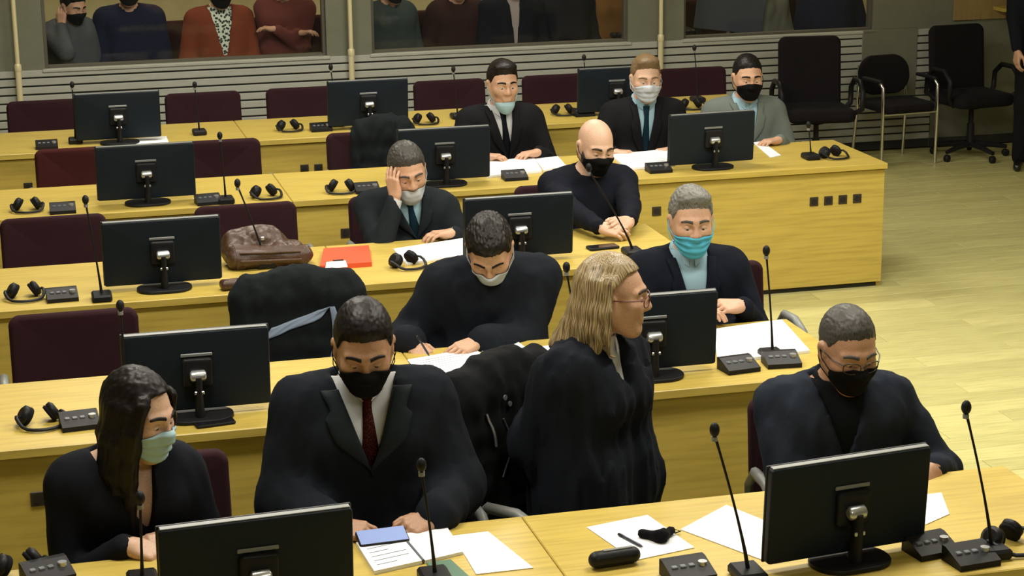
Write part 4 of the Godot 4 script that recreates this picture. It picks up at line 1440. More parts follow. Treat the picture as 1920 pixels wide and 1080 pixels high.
func build_people() -> void:
	people_materials()
	for q in [["g_grey", lin(0.10, 0.11, 0.12)], ["g_navy", lin(0.018, 0.022, 0.05)], ["g_rust", lin(0.26, 0.065, 0.03)], ["g_red", lin(0.20, 0.06, 0.05)], ["g_teal", lin(0.06, 0.085, 0.085)], ["g_plum", lin(0.045, 0.02, 0.02)], ["g_black", lin(0.014, 0.014, 0.022)], ["g_ochre", lin(0.24, 0.12, 0.035)], ["g_pale", lin(0.24, 0.26, 0.20)], ["shirt_pale", lin(0.5, 0.45, 0.42)]]:
		cloth(q[0], q[1], M.weave, 8.0, 0.05)
	cloth("shirt_print", lin(0.62, 0.72, 0.60), noise_tex(FastNoiseLite.TYPE_CELLULAR, 0.03, 1, [[0.0, Color(0.15, 0.16, 0.15)], [0.25, Color(0.3, 0.3, 0.3)], [0.4, Color(1, 1, 1)], [1.0, Color(1, 1, 1)]], 61), 3.0, 0.0)
	var h: Vector3
	# front row: the woman with long dark hair
	h = on_z(262, 778, far_z(1) - 0.17)
	add_person("seated woman with long dark hair and pale blue mask, black blazer", {
		"at": seat(1, h.x + 0.02), "turn": 0.12, "head": h, "look": Vector3(0.85, 0.22, 0.0), "fem": 1.0, "wear": "blazer", "cloth": "suit_black", "vee": 0.20, "vwide": 0.085,
		"hair": "long", "hair_mat": "hair_black", "mask": "mask_blue", "pleat": 1.0, "skin_mat": "skin_pale", "legs": "trouser_dark", "hs": 1.06,
		"locks": locks_dark(), "rough": 0.0018,
		"hands": [{"at": on_y(240, 1022, 0.765), "dir": Vector3(0.75, -0.25, 0.35), "back": Vector3(-0.2, 0.9, 0.4), "curl": 0.7}, {"at": on_y(338, 1008, 0.765), "dir": Vector3(-0.95, -0.12, 0.12), "back": Vector3(0, 0.8, 0.6), "curl": 0.75, "watch": "steel"}]})
	# front row: the robed man
	h = on_z(682, 652, far_z(1) - 0.20)
	add_person("seated man in a wide black robe, black mask and patterned tie", {
		"at": seat(1, h.x + 0.01), "turn": -0.05, "head": h, "look": Vector3(-0.12, 0.38, 0.0), "wear": "robe", "cloth": "robe_black", "vee": 0.24, "vwide": 0.095, "big": 1.08, "sw": 0.205,
		"shirt": "shirt_white", "tie": "tie_red", "lapel": "robe_satin", "lapelwide": 0.075, "hair_mat": "hair_black", "mask": "mask_black", "lids": 0.75, "hairline": 0.080, "thick": 0.014, "skin_mat": "skin_tan",
		"hands": [{"at": on_y(622, 985, 0.765), "dir": Vector3(0.75, -0.12, 0.35), "back": Vector3(0.0, 0.9, 0.4), "curl": 0.45}, {"at": on_y(818, 968, 0.765), "dir": Vector3(-0.85, -0.18, 0.30), "back": Vector3(0.1, 0.85, 0.5), "curl": 0.5, "cuff": "shirt_white", "watch": "steel"}]})
	# the woman on her feet behind the front row
	h = on_z(1152, 555, -1.18)
	add_person("standing woman with straight blonde hair and red glasses in a black robe", {
		"at": Vector3(h.x - 0.06, 0, -1.24), "turn": 0.75, "head": h, "look": Vector3(1.25, 0.05, 0.0), "fem": 1.0, "wear": "robe", "cloth": "robe_black", "standing": true, "hip": 0.66, "vee": 0.14, "vwide": 0.07, "shirt": "shirt_white",
		"hair": "long", "hair_mat": "hair_blonde", "glasses": "frame_red", "skin_mat": "skin", "brow_mat": "hair_brown", "locks": locks_blonde(), "part": 0.12, "open_z": -0.002, "brow_z": 0.05, "rough": 0.0011, "lock_end": 0.8, "hs": 1.06, "lids": 0.3, "fold": 0.014, "foldx": 15.0, "foldy": 1.3,
		"hands": [{"at": Vector3(h.x - 0.02, 0.74, -1.12), "dir": Vector3(0.1, -0.9, 0.3), "hint": Vector3(-0.3, -0.2, -1.0)}, {"at": Vector3(h.x + 0.10, 0.74, -1.42), "dir": Vector3(0.1, -0.9, 0.3), "hint": Vector3(0.3, -0.2, -1.0)}], "group": "people standing in the courtroom"})
	# front row: the man at the right
	h = on_z(1590, 655, far_z(1) - 0.20)
	add_person("seated man with cropped greying hair, glasses and black mask in a dark jacket", {
		"at": seat(1, h.x + 0.0), "turn": -0.1, "head": h, "look": Vector3(0.05, 0.30, 0.0), "wear": "jacket", "cloth": "jacket_ink", "vee": 0.22, "vwide": 0.085, "shirt": "top_black", "big": 1.08, "sw": 0.20, "fold": 0.007,
		"hair_mat": "hair_salt", "thick": 0.006, "hairline": 0.088, "mask": "mask_black", "glasses": "frame_dark", "skin_mat": "skin_tan", "lids": 0.55,
		"hands": [{"at": on_z(1600, 930, far_z(1) + 0.06), "dir": Vector3(0.9, -0.1, 0.2), "curl": 0.5}, {"at": on_z(1752, 876, far_z(1) + 0.0), "dir": Vector3(-0.35, -0.5, 0.6), "back": Vector3(0.5, 0.6, 0.5), "curl": 0.6, "hint": Vector3(0.7, -1.0, 0.0)}]})
	# second row: the man writing
	h = on_z(918, 468, far_z(2) - 0.10)
	add_person("robed man bending over his papers and writing, white mask", {
		"at": seat(2, h.x + 0.02, -0.32), "turn": 0.0, "head": h, "look": Vector3(-0.28, 0.80, 0.05), "wear": "robe", "cloth": "robe_black", "big": 1.08, "sw": 0.21, "vee": 0.06, "vwide": 0.06, "shirt": "shirt_white",
		"hair_mat": "hair_dark", "thick": 0.017, "rough": 0.003, "quiff": 0.006, "hairline": 0.070, "mask": "mask_white", "mask_low": 0.012, "lids": 0.9, "skin_mat": "skin",
		"hands": [{"at": on_y(768, 640, 0.765), "dir": Vector3(0.45, -0.5, 0.65), "back": Vector3(-0.2, 0.7, 0.6), "curl": 0.7, "cuff": "shirt_white"}, {"at": on_y(900, 638, 0.765), "dir": Vector3(-0.85, -0.2, 0.3), "back": Vector3(0, 0.9, 0.3), "curl": 0.25, "cuff": "shirt_white"}]})
	# second row: bright blue mask
	h = on_z(1296, 415, far_z(2) - 0.22)
	add_person("seated man with short grey hair and a bright blue mask in a dark suit", {
		"at": seat(2, h.x + 0.03), "turn": -0.1, "head": h, "look": Vector3(-0.14, 0.12, 0.0), "wear": "suit", "cloth": "suit_navy", "vee": 0.34, "vwide": 0.075, "shirt": "shirt_blue", "lapel": "suit_navy",
		"hair_mat": "hair_grey", "thick": 0.014, "quiff": 0.014, "rough": 0.003, "hairline": 0.090, "mask": "mask_cyan", "pleat": 1.0, "mask_low": 0.022, "brow_mat": "hair_salt", "skin_mat": "skin", "lids": 0.45,
		"hands": [{"at": on_y(1290, 585, 0.800), "dir": Vector3(0.95, 0.0, 0.15), "curl": 0.4}, {"at": on_y(1392, 572, 0.800), "dir": Vector3(-0.9, 0.05, 0.25), "back": Vector3(0.0, 0.9, 0.5), "curl": 0.6}]})
	# third row: cheek on hand
	h = on_z(764, 322, far_z(3) - 0.15)
	add_person("seated man with greying hair resting his cheek on one hand, grey suit", {
		"at": seat(3, h.x + 0.06), "turn": -0.05, "head": h, "look": Vector3(0.05, 0.35, 0.12), "wear": "suit", "cloth": "suit_slate", "vee": 0.20, "vwide": 0.08, "shirt": "shirt_blue", "tie": "tie_teal", "lapel": "suit_slate", "tilt": -0.06,
		"hair_mat": "hair_salt", "thick": 0.013, "rough": 0.0025, "hairline": 0.082, "mask": "mask_white", "mask_low": 0.035, "lids": 0.7, "skin_mat": "skin",
		"hands": [{"at": on_z(741, 372, far_z(3) - 0.06), "dir": Vector3(-0.08, 0.97, -0.2), "back": Vector3(-0.75, 0.1, 0.65), "curl": 0.3, "hint": Vector3(-0.3, -1.0, 0.25), "cuff": "shirt_white"}, {"at": on_y(850, 436, 0.765), "dir": Vector3(-0.9, 0, 0.2), "curl": 0.4}]})
	# third row: bald man
	h = on_z(1117, 275, far_z(3) - 0.18)
	add_person("bald man in a black mask and black sweater with his hands joined", {
		"at": seat(3, h.x + 0.02), "turn": 0.05, "head": h, "look": Vector3(0.12, 0.30, -0.05), "wear": "sweater", "cloth": "knit_black", "big": 1.1, "sw": 0.20, "neckhole": 0.068, "fold": 0.005,
		"hair": "bald", "mask": "mask_black", "brow_mat": "hair_brown", "skin_mat": "skin_pale", "lids": 0.7, "beard": "hair_salt",
		"hands": [{"at": on_y(1128, 428, 0.790), "dir": Vector3(0.7, -0.1, 0.5), "back": Vector3(-0.5, 0.7, 0.4), "curl": 0.7}, {"at": on_y(1184, 430, 0.790), "dir": Vector3(-0.75, 0.0, 0.5), "back": Vector3(0.4, 0.7, 0.5), "curl": 0.65}]})
	# fourth row
	h = on_z(943, 158, far_z(4) - 0.20)
	add_person("seated young man with dark hair, his mask pulled below his chin, dark suit", {
		"at": seat(4, h.x + 0.03), "turn": -0.05, "head": h, "look": Vector3(0.05, 0.10, 0.0), "wear": "suit", "cloth": "suit_charcoal", "vee": 0.30, "vwide": 0.07, "shirt": "shirt_white", "tie": "tie_black", "lapel": "suit_charcoal", "fine": 0.8,
		"hair_mat": "hair_dark", "thick": 0.013, "quiff": 0.008, "hairline": 0.080, "mask": "mask_blue", "mask_low": 0.072, "mask_wide": 0.95, "lids": 0.4, "skin_mat": "skin",
		"hands": [{"at": on_z(905, 292, far_z(4) + 0.05), "dir": Vector3(0.8, -0.05, 0.3), "curl": 0.4}, {"at": on_z(1010, 285, far_z(4) + 0.05), "dir": Vector3(-0.8, -0.05, 0.3), "curl": 0.4}]})
	h = on_z(1211, 148, far_z(4) - 0.20)
	add_person("seated man with sandy swept-back hair and a white mask, dark suit", {
		"at": seat(4, h.x - 0.01), "turn": -0.1, "head": h, "look": Vector3(-0.12, 0.12, 0.0), "wear": "suit", "cloth": "suit_charcoal", "vee": 0.36, "vwide": 0.065, "shirt": "shirt_blue", "tie": "tie_teal", "lapel": "suit_charcoal", "fine": 0.8,
		"hair_mat": "hair_sandy", "thick": 0.012, "quiff": 0.014, "hairline": 0.094, "mask": "mask_white", "pleat": 0.6, "lids": 0.4, "skin_mat": "skin_pale",
		"hands": [{"at": on_z(1150, 285, far_z(4) + 0.05), "dir": Vector3(0.8, -0.05, 0.3), "curl": 0.4}, {"at": on_z(1262, 280, far_z(4) + 0.05), "dir": Vector3(-0.8, -0.05, 0.3), "curl": 0.4}]})
	h = on_z(1402, 146, far_z(4) - 0.20)
	add_person("seated man with cropped dark hair and a black mask in a pale grey blazer", {
		"at": seat(4, h.x + 0.03), "turn": -0.12, "head": h, "look": Vector3(-0.10, 0.12, 0.0), "wear": "blazer", "cloth": "blazer_grey", "vee": 0.26, "vwide": 0.075, "shirt": "shirt_blue", "lapel": "blazer_grey", "fine": 0.8,
		"hair_mat": "hair_black", "thick": 0.009, "hairline": 0.086, "mask": "mask_black", "lids": 0.4, "skin_mat": "skin",
		"hands": [{"at": on_z(1360, 275, far_z(4) + 0.05), "dir": Vector3(0.7, -0.05, 0.3), "curl": 0.4}, {"at": on_z(1462, 262, far_z(4) + 0.05), "dir": Vector3(-0.8, -0.05, 0.3), "curl": 0.4}]})
	# the public gallery, seen through the glass; its floor is raised
	for a in [
		[138, 12, -10.36, 0.55, 0.35, "dark-haired visitor in a grey cardigan leaning her head on a hand behind the glass", "g_grey", "hair_black", 1.0, ""],
		[240, -22, -10.42, 0.0, 0.0, "visitor in a navy shirt sitting upright behind the glass", "g_navy", "hair_dark", 0.0, ""],
		[412, -18, -10.34, 0.1, 0.1, "visitor in an orange-red jacket over a printed white shirt behind the glass", "g_rust", "hair_black", 0.0, "shirt_print"],
		[528, -35, -10.44, -0.35, 0.1, "visitor in a faded red coat with crossed arms behind the glass", "g_red", "hair_brown", 1.0, ""],
		[735, -25, -10.34, 0.3, 0.1, "visitor in a grey-green top at the edge of the middle window", "g_teal", "hair_brown", 1.0, ""],
		[858, -30, -10.46, 0.0, 0.0, "visitor in a dark plum coat behind the middle window", "g_plum", "hair_dark", 1.0, ""],
		[962, -38, -10.36, 0.0, 0.0, "visitor in a black jacket with a strip of pale shirt behind the middle window", "g_black", "hair_black", 0.0, "shirt_pale"],
		[1062, -42, -10.46, 0.0, 0.0, "visitor in plain black clothes behind the middle window", "g_black", "hair_dark", 0.0, ""],
		[1148, -46, -10.52, 0.0, 0.0, "visitor in an ochre jacket at the pillar side of the middle window", "g_ochre", "hair_brown", 1.0, ""],
		[1445, -50, -10.20, 0.4, 0.2, "visitor in a pale grey-green coat behind the window at the room's corner", "g_pale", "hair_brown", 1.0, ""],
		[1560, -50, -10.36, -0.2, 0.0, "visitor in a dark navy coat behind the window at the room's corner", "g_navy", "hair_dark", 0.0, ""]]:
		h = on_z(a[0], a[1], a[2] + 0.06)
		var at := Vector3(h.x, 0.3, a[2])
		var d := {"at": at, "turn": a[3], "head": h, "look": Vector3(a[3], a[4], 0.0), "fem": a[8], "wear": "jacket", "cloth": a[6], "hair_mat": a[7], "fine": 0.55, "cell": 0.011, "nolegs": true, "hip": 0.58, "skin_mat": "skin", "group": "visitors in the public gallery", "mask": "mask_black", "thick": 0.014}
		if a[9] != "":
			d.vee = 0.36
			d.vwide = 0.085 if a[9] == "shirt_print" else 0.045
			d.shirt = a[9]
		d.hands = [{"at": at + Vector3(-0.16, 0.40, 0.22)}, {"at": at + Vector3(0.16, 0.40, 0.22)}]
		if a[0] == 138: d.hands = [{"at": h + Vector3(-0.10, -0.13, 0.06), "dir": Vector3(0.2, 0.95, -0.1), "back": Vector3(-0.8, 0.1, 0.5), "curl": 0.3, "hint": Vector3(-0.6, -1.0, 0.2)}, {"at": at + Vector3(0.16, 0.40, 0.22)}]
		if a[0] == 528: d.hands = [{"at": at + Vector3(0.10, 0.72, 0.20), "dir": Vector3(0.9, 0.1, 0.1), "curl": 0.4}, {"at": at + Vector3(-0.08, 0.76, 0.22), "dir": Vector3(-0.9, 0.1, 0.1), "curl": 0.4}]
		add_person(a[5], d)
	# someone standing at the edge of the open floor
	var f := on_y(1912, 318, 0.0)
	add_person("person in dark trousers standing by the rear wall, only a leg in view", {
		"at": f + Vector3(0.13, 0, -0.02), "turn": -0.5, "head": f + Vector3(0.12, 1.62, 0.0), "look": Vector3(-0.5, 0.1, 0.0), "wear": "jacket", "cloth": "suit_black", "standing": true, "hip": 0.92, "hair_mat": "hair_dark", "fine": 0.6,
		"hands": [{"at": f + Vector3(-0.12, 0.84, 0.10), "dir": Vector3(0, -1, 0.1), "back": Vector3(-0.8, 0, 0.5)}, {"at": f + Vector3(0.36, 0.84, 0.10), "dir": Vector3(0, -1, 0.1), "back": Vector3(0.8, 0, 0.5)}], "group": "people standing in the courtroom"})
	finish_people()

func locks_dark() -> Array:
	var o := []
	for k in 9:
		var a := lerpf(-2.9, 1.2, k / 8.0)            # round the back of the head, from one temple to the other
		var dir := Vector3(sin(a + PI * 0.22), 0, -cos(a + PI * 0.22) * 0.9)
		var pts := [Vector3(dir.x * 0.070, 0.03, dir.z * 0.080 - 0.01), Vector3(dir.x * 0.084, -0.06, dir.z * 0.088 - 0.008), Vector3(dir.x * 0.086, -0.16, dir.z * 0.080), Vector3(dir.x * 0.080, -0.26, dir.z * 0.066 + 0.01), Vector3(dir.x * 0.07, -0.40, dir.z * 0.055 + 0.02)]
		o.append([pts, 0.026])
	for q: float in [-1.0, 1.0]:
		o.append([[Vector3(q * 0.058, 0.06, 0.045), Vector3(q * 0.080, -0.02, 0.040), Vector3(q * 0.082, -0.12, 0.040), Vector3(q * 0.075, -0.22, 0.060), Vector3(q * 0.065, -0.38, 0.080)], 0.022])
	return o

func locks_blonde() -> Array:
	var o := []
	for k in 11:
		var a := lerpf(-1.62, 1.62, k / 10.0)
		var dir := Vector3(sin(a), 0, -cos(a))
		o.append([[Vector3(dir.x * 0.072, 0.05, dir.z * 0.082 - 0.012), Vector3(dir.x * 0.086, -0.03, dir.z * 0.100 - 0.012), Vector3(dir.x * 0.092, -0.09, dir.z * 0.125 - 0.008), Vector3(dir.x * 0.096, -0.145 - 0.008 * (k % 3), dir.z * 0.170 - 0.004)], 0.024])
	return o

func small_materials() -> void:
	textured(mat("leather", lin(0.12, 0.065, 0.038), 0.42), noise_tex(FastNoiseLite.TYPE_CELLULAR, 0.05, 3, [[0.0, Color(0.55, 0.5, 0.5)], [1.0, Color(1, 1, 1)]], 51), Vector3.ONE * 6.0, false)
	mat("folder_red", lin(0.72, 0.085, 0.03), 0.45)
	mat("label_white", lin(0.8, 0.78, 0.74), 0.7)
	cloth("lining_blue", lin(0.36, 0.46, 0.62), M.weave, 8.0, 0.1).roughness = 0.5
	cloth("coat_dark", lin(0.014, 0.018, 0.020), M.weave, 8.0, 0.15)
	cloth("coat_black", lin(0.008, 0.009, 0.010), M.weave, 8.0, 0.15)
	mat("phone_blue", lin(0.30, 0.40, 0.75), 0.2)
	mat("pad_green", lin(0.08, 0.17, 0.11), 0.5)
	mat("key_grey", lin(0.12, 0.13, 0.15), 0.4)
	mat("pen_dark", lin(0.01, 0.012, 0.03), 0.3)

# A gooseneck microphone on a small wedge foot; where its head stands decides the bend.
func microphone(r: int, base: Vector2, head: Vector2, label: String) -> void:
	var b := on_y(base.x, base.y)
	b.z = clampf(b.z, far_z(r) + 0.09, near_z(r) - 0.07)
	var hpt := on_z(head.x, head.y, b.z - 0.02) - b
	var t := thing("microphone", label, "microphone", b, 0.0, "gooseneck microphones on the desks")
	part(t, "foot", MB.new().box(Vector3(0, 0.016, 0), Vector3(0.085, 0.032, 0.11), 0.008).mesh(), M.black_plastic)
	var pts := PackedVector3Array()
	for i in 9:
		var u := i / 8.0
		pts.append(Vector3(hpt.x * pow(u, 1.15), lerpf(0.028, hpt.y - 0.02, u), hpt.z * u * u))
	part(t, "gooseneck", MB.new().tube(pts, [0.0065, 0.0055, 0.0045, 0.004, 0.0038, 0.0038, 0.0038, 0.0038, 0.005], 8).mesh(), M.black_plastic)
	part(t, "collar_ring", MB.new().lathe([Vector2(0.009, -0.006), Vector2(0.009, 0.006)], 10, Transform3D(Basis(), pts[8] + Vector3(0, -0.012, 0))).mesh(), M.grey_plastic)
	var prof := []
	for i in 9:
		var a := -PI / 2 + PI * i / 8.0
		prof.append(Vector2(maxf(0.0145 * cos(a), 0.0006), 0.021 * sin(a)))
	part(t, "mic_head", MB.new().lathe(prof, 12, Transform3D(Basis(), pts[8] + Vector3(0, 0.014, 0))).mesh(), M.black_plastic)

func make_headphones() -> Node3D:
	var t := thing("headphones", "black headphones", "headphones", Vector3.ZERO, 0.0, "headphones lying on the desks")
	var pts := PackedVector3Array()
	for i in 15:
		var a := lerpf(-0.35, PI + 0.35, i / 14.0)
		pts.append(Vector3(cos(a) * 0.082, lerpf(0.034, 0.0095, smoothstep(-0.1, 0.7, sin(a))), 0.085 * sin(a) - 0.02))
	part(t, "headband", MB.new().tube(pts, [0.0075], 8, true, Transform3D.IDENTITY, 0.7).mesh(), M.black_plastic)
	for q: float in [-1.0, 1.0]:
		var e := part(t, "ear_cup", MB.new().lathe([Vector2(0.024, -0.014), Vector2(0.034, -0.008), Vector2(0.034, 0.006), Vector2(0.022, 0.014)], 16, Transform3D(Basis(Vector3.FORWARD, q * 1.0), Vector3(q * 0.052, 0.037, -0.050))).mesh(), M.black_plastic)
		part(e, "cushion", MB.new().lathe([Vector2(0.018, -0.024), Vector2(0.032, -0.023), Vector2(0.035, -0.015), Vector2(0.030, -0.009)], 16, Transform3D(Basis(Vector3.FORWARD, q * 1.0), Vector3(q * 0.052, 0.037, -0.050))).mesh(), M.dark_chair)
	return t

func make_console() -> Node3D:
	var t := thing("voting_console", "small black desk console with keys and a grey dial", "console", Vector3.ZERO, 0.0, "black consoles on the desks")
	var poly := PackedVector2Array([Vector2(-0.05, 0.0005), Vector2(0.05, 0.0005), Vector2(0.05, 0.018), Vector2(-0.03, 0.046), Vector2(-0.05, 0.046)])
	part(t, "body", MB.new().prism(poly, -0.066, 0.066, Transform3D(Basis(Vector3.UP, -PI / 2), Vector3.ZERO)).mesh(), M.black_plastic)
	for k in 3:
		part(t, "key", MB.new().box(Vector3(-0.042 + k * 0.026, 0.034, 0.0), Vector3(0.018, 0.008, 0.018), 0.002, Transform3D(Basis(Vector3.RIGHT, 0.0), Vector3(0, 0.0, 0.0))).mesh(), M.key_grey)
	part(t, "dial", MB.new().lathe([Vector2(0.014, 0.0), Vector2(0.013, 0.012)], 14, xf_at(Vector3(0.044, 0.030, 0.0))).mesh(), M.silver)
	return t

# A sheet lying on a desk, its four corners given as pixels
func sheet_on(called: String, label: String, r: int, px: Array, m: Material, thick := 0.004, lines := 6, h := TOP, category := "paper", grp := "") -> Node3D:
	var c := []
	var mid := Vector3.ZERO
	for q: Vector2 in px:
		var p := on_y(q.x, q.y, h)
		c.append(p)
		mid += p
	mid /= px.size()
	mid.y = h
	var t := thing(called, label, category, mid, 0.0, grp)
	var poly := PackedVector2Array()
	for p: Vector3 in c: poly.append(Vector2(p.x - mid.x, -(p.z - mid.z)))
	part(t, "sheet", MB.new().prism(poly, 0.0005, thick, Transform3D(Basis(Vector3.RIGHT, -PI / 2), Vector3.ZERO)).mesh(), m)
	if px.size() == 4 and lines > 0:
		var a: Vector3 = c[0] - mid; var b: Vector3 = c[1] - mid; var e: Vector3 = c[2] - mid; var f: Vector3 = c[3] - mid
		var pm := MB.new()
		for k in lines:
			var v := lerpf(0.16, 0.84, k / maxf(lines - 1.0, 1.0))
			var l := a.lerp(f, v).lerp(b.lerp(e, v), 0.12)
			var rr := a.lerp(f, v).lerp(b.lerp(e, v), 0.86 if k % 3 != 2 else 0.55)
			var d := (f - a).normalized() * 0.0022
			var up_ := Vector3(0, thick + 0.0003, 0)
			pm.flat(PackedVector3Array([l + up_ - d, rr + up_ - d, rr + up_ + d, l + up_ + d]), (l + rr) * 0.5)
		var pr := part(t, "printed_lines", pm.mesh(), M.ink)
		pr.set_meta("kind", "stuff")
	return t

func build_small() -> void:
	small_materials()
	# microphones
	for a in [
		[1, Vector2(268, 1098), Vector2(262, 930), "gooseneck microphone before the woman with long dark hair"], [1, Vector2(816, 1092), Vector2(790, 868), "gooseneck microphone before the robed man with the patterned tie"],
		[1, Vector2(1402, 1084), Vector2(1340, 802), "gooseneck microphone beside the black eyeglass case"], [1, Vector2(1858, 1040), Vector2(1812, 760), "gooseneck microphone standing against the open floor at the end of the front row"],
		[2, Vector2(243, 800), Vector2(225, 570), "gooseneck microphone of the second row beside the wall-side monitor"], [2, Vector2(1088, 690), Vector2(1062, 498), "gooseneck microphone behind the blonde woman"], [2, Vector2(1448, 672), Vector2(1437, 467), "gooseneck microphone before the man in the bright blue mask"],
		[3, Vector2(192, 565), Vector2(160, 372), "gooseneck microphone of the third row beside the wall-side monitor"], [3, Vector2(498, 500), Vector2(445, 341), "gooseneck microphone rising behind the brown leather bag"], [3, Vector2(1186, 478), Vector2(1104, 312), "gooseneck microphone leaning before the bald man"],
		[4, Vector2(428, 388), Vector2(412, 252), "gooseneck microphone of the fourth row before an empty burgundy chair"], [4, Vector2(1520, 298), Vector2(1516, 232), "short microphone at the open floor end of the fourth row"],
		[5, Vector2(142, 268), Vector2(135, 157), "microphone of the rearmost row by the wall-side monitor"], [5, Vector2(374, 252), Vector2(365, 157), "microphone of the rearmost row before the second empty chair"], [5, Vector2(632, 236), Vector2(620, 124), "microphone of the rearmost row beside the second monitor"],
		[5, Vector2(858, 222), Vector2(850, 128), "microphone of the rearmost row near the man with a lowered mask"], [5, Vector2(1100, 208), Vector2(1095, 106), "microphone of the rearmost row near the third monitor"], [5, Vector2(1308, 190), Vector2(1302, 88), "microphone of the rearmost row beside the man in the grey blazer"]]:
		microphone(a[0], a[1], a[2], a[3])
	# headphones and consoles
	var hp: Node3D
	for a in [
		[2, 80, 800, 0.2, "black headphones on the second row left of the woman with long dark hair"], [3, 48, 562, 0.1, "black headphones on the third row at the wall end"], [4, 52, 397, 0.0, "black headphones on the fourth row at the wall end"],
		[4, 502, 372, 0.3, "black headphones on the fourth row between two seams"], [4, 640, 362, -0.2, "black headphones on the fourth row near the man resting his cheek"], [5, 545, 246, 0.2, "black headphones on the rearmost row before the third empty chair"],
		[5, 800, 233, 0.1, "black headphones on the rearmost row above the monitor of the fourth row"], [5, 1058, 216, 0.0, "black headphones on the rearmost row between two suited men"], [4, 1568, 297, 0.4, "black headphones at the open floor end of the fourth row"],
		[1, 1906, 1030, 0.5, "black headphones at the end of the front row"], [1, 45, 1072, 0.3, "black headphones on the front row at the wall end"], [3, 770, 502, 0.5, "black headphones beside the red folder"], [5, 1300, 205, 0.0, "black headphones on the rearmost row beside the grey blazer"]]:
		var p := on_y(a[1], a[2])
		p.z = clampf(p.z, far_z(a[0]) + 0.08, near_z(a[0]) - 0.08)
		if hp == null:
			hp = make_headphones()
			hp.position = p
			hp.rotation.y = a[3]
			hp.set_meta("label", a[4])
		else:
			copy(hp, p, a[3], a[4])
	var cs: Node3D
	for a in [
		[2, 150, 800, 0.1, "small black console right beside the second row's headphones"], [3, 117, 562, 0.05, "small black console between the third row's headphones and monitor"], [4, 118, 398, 0.0, "small black console between the fourth row's headphones and monitor"],
		[4, 392, 384, 0.1, "small black console beside the fourth row's wall-side monitor"], [4, 688, 360, 0.0, "small black console by the elbow of the man resting his cheek"], [5, 602, 245, 0.0, "small black console on the rearmost row before the second brass pole"],
		[5, 1094, 217, 0.0, "small black console on the rearmost row before the third monitor"], [2, 1385, 694, 0.12, "black console before the papers of the man in the bright blue mask"], [2, 1465, 684, -0.1, "black console at the end of the second row"],
		[1, 1745, 1036, 0.15, "black console beside the monitor of the man in the black jacket"], [1, 1822, 1056, 0.1, "black console at the foot of the end microphone"], [1, 1290, 1082, 0.1, "black console below the black eyeglass case"], [4, 1235, 322, 0.0, "black console under the papers of the fair-haired man"],
		[4, 965, 336, 0.0, "black console under the papers of the man with a lowered mask"], [1, 90, 1085, 0.3, "black console on the front row at the wall end"], [5, 88, 278, 0.0, "black console on the rearmost row at the wall end"]]:
		var p := on_y(a[1], a[2])
		p.z = clampf(p.z, far_z(a[0]) + 0.075, near_z(a[0]) - 0.075)
		if cs == null:
			cs = make_console()
			cs.position = p
			cs.rotation.y = a[3]
			cs.set_meta("label", a[4])
		else:
			copy(cs, p, a[3], a[4])
	# papers
	var nb := sheet_on("notebook", "open white notebook before the robed man with the patterned tie", 1, [Vector2(668, 1024), Vector2(748, 1006), Vector2(792, 1058), Vector2(702, 1078)], M.paper, 0.012, 6, TOP, "notebook")
	var q2 := []
	for v: Vector2 in [Vector2(752, 1005), Vector2(836, 990), Vector2(868, 1040), Vector2(796, 1057)]: q2.append(on_y(v.x, v.y) - nb.position)
	var pl := PackedVector2Array()
	for v: Vector3 in q2: pl.append(Vector2(v.x, -v.z))
	part(nb, "right_page", MB.new().prism(pl, 0.0005, 0.010, Transform3D(Basis(Vector3.RIGHT, -PI / 2), Vector3.ZERO)).mesh(), M.paper)
	var s0 := on_y(750, 1006) - nb.position
	var s1 := on_y(794, 1058) - nb.position
	part(nb, "spiral", MB.new().tube(PackedVector3Array([s0 + Vector3(0, 0.010, 0), s1 + Vector3(0, 0.010, 0)]), [0.005], 8).mesh(), M.key_grey)
	sheet_on("paper_sheet", "loose white sheet beside the open notebook", 1, [Vector2(850, 1006), Vector2(915, 998), Vector2(1000, 1066), Vector2(893, 1078)], M.paper, 0.003, 0)
	sheet_on("paper_sheet", "white sheet carrying a black face mask and a pen", 1, [Vector2(1100, 990), Vector2(1214, 967), Vector2(1302, 1028), Vector2(1190, 1052)], M.paper, 0.003, 0)
	sheet_on("paper_sheet", "tilted white sheet beside the monitor of the man in the black jacket", 1, [Vector2(1276, 994), Vector2(1362, 948), Vector2(1452, 985), Vector2(1432, 1052)], M.paper, 0.003, 0)
	sheet_on("paper_sheet", "small pale sheet under the hand of the man in the black jacket", 1, [Vector2(1722, 930), Vector2(1765, 925), Vector2(1780, 965), Vector2(1735, 985)], M.paper, 0.003, 0)
	sheet_on("paper_sheet", "white page that the robed man is writing on", 2, [Vector2(764, 676), Vector2(888, 654), Vector2(935, 688), Vector2(796, 714)], M.paper, 0.004, 8)
	sheet_on("paper_sheet", "mint green sheet under the writing man's sleeve", 2, [Vector2(895, 650), Vector2(958, 632), Vector2(1000, 664), Vector2(926, 684)], M.paper_mint, 0.004, 4)
	sheet_on("paper_sheet", "white sheet between the writing man and the blonde woman", 2, [Vector2(985, 656), Vector2(1050, 645), Vector2(1058, 664), Vector2(1000, 674)], M.paper, 0.003, 0)
	sheet_on("document", "thick white document before the man in the bright blue mask", 2, [Vector2(1338, 622), Vector2(1466, 604), Vector2(1518, 662), Vector2(1346, 684)], M.paper, 0.012, 0, TOP, "document")
	sheet_on("paper_sheet", "crumpled white sheets behind the writing man", 3, [Vector2(738, 470), Vector2(868, 450), Vector2(905, 476), Vector2(762, 498)], M.paper, 0.010, 5)
	sheet_on("document", "white document before the man with a lowered mask", 4, [Vector2(906, 308), Vector2(1000, 298), Vector2(1016, 324), Vector2(912, 334)], M.paper, 0.014, 5, TOP, "document")
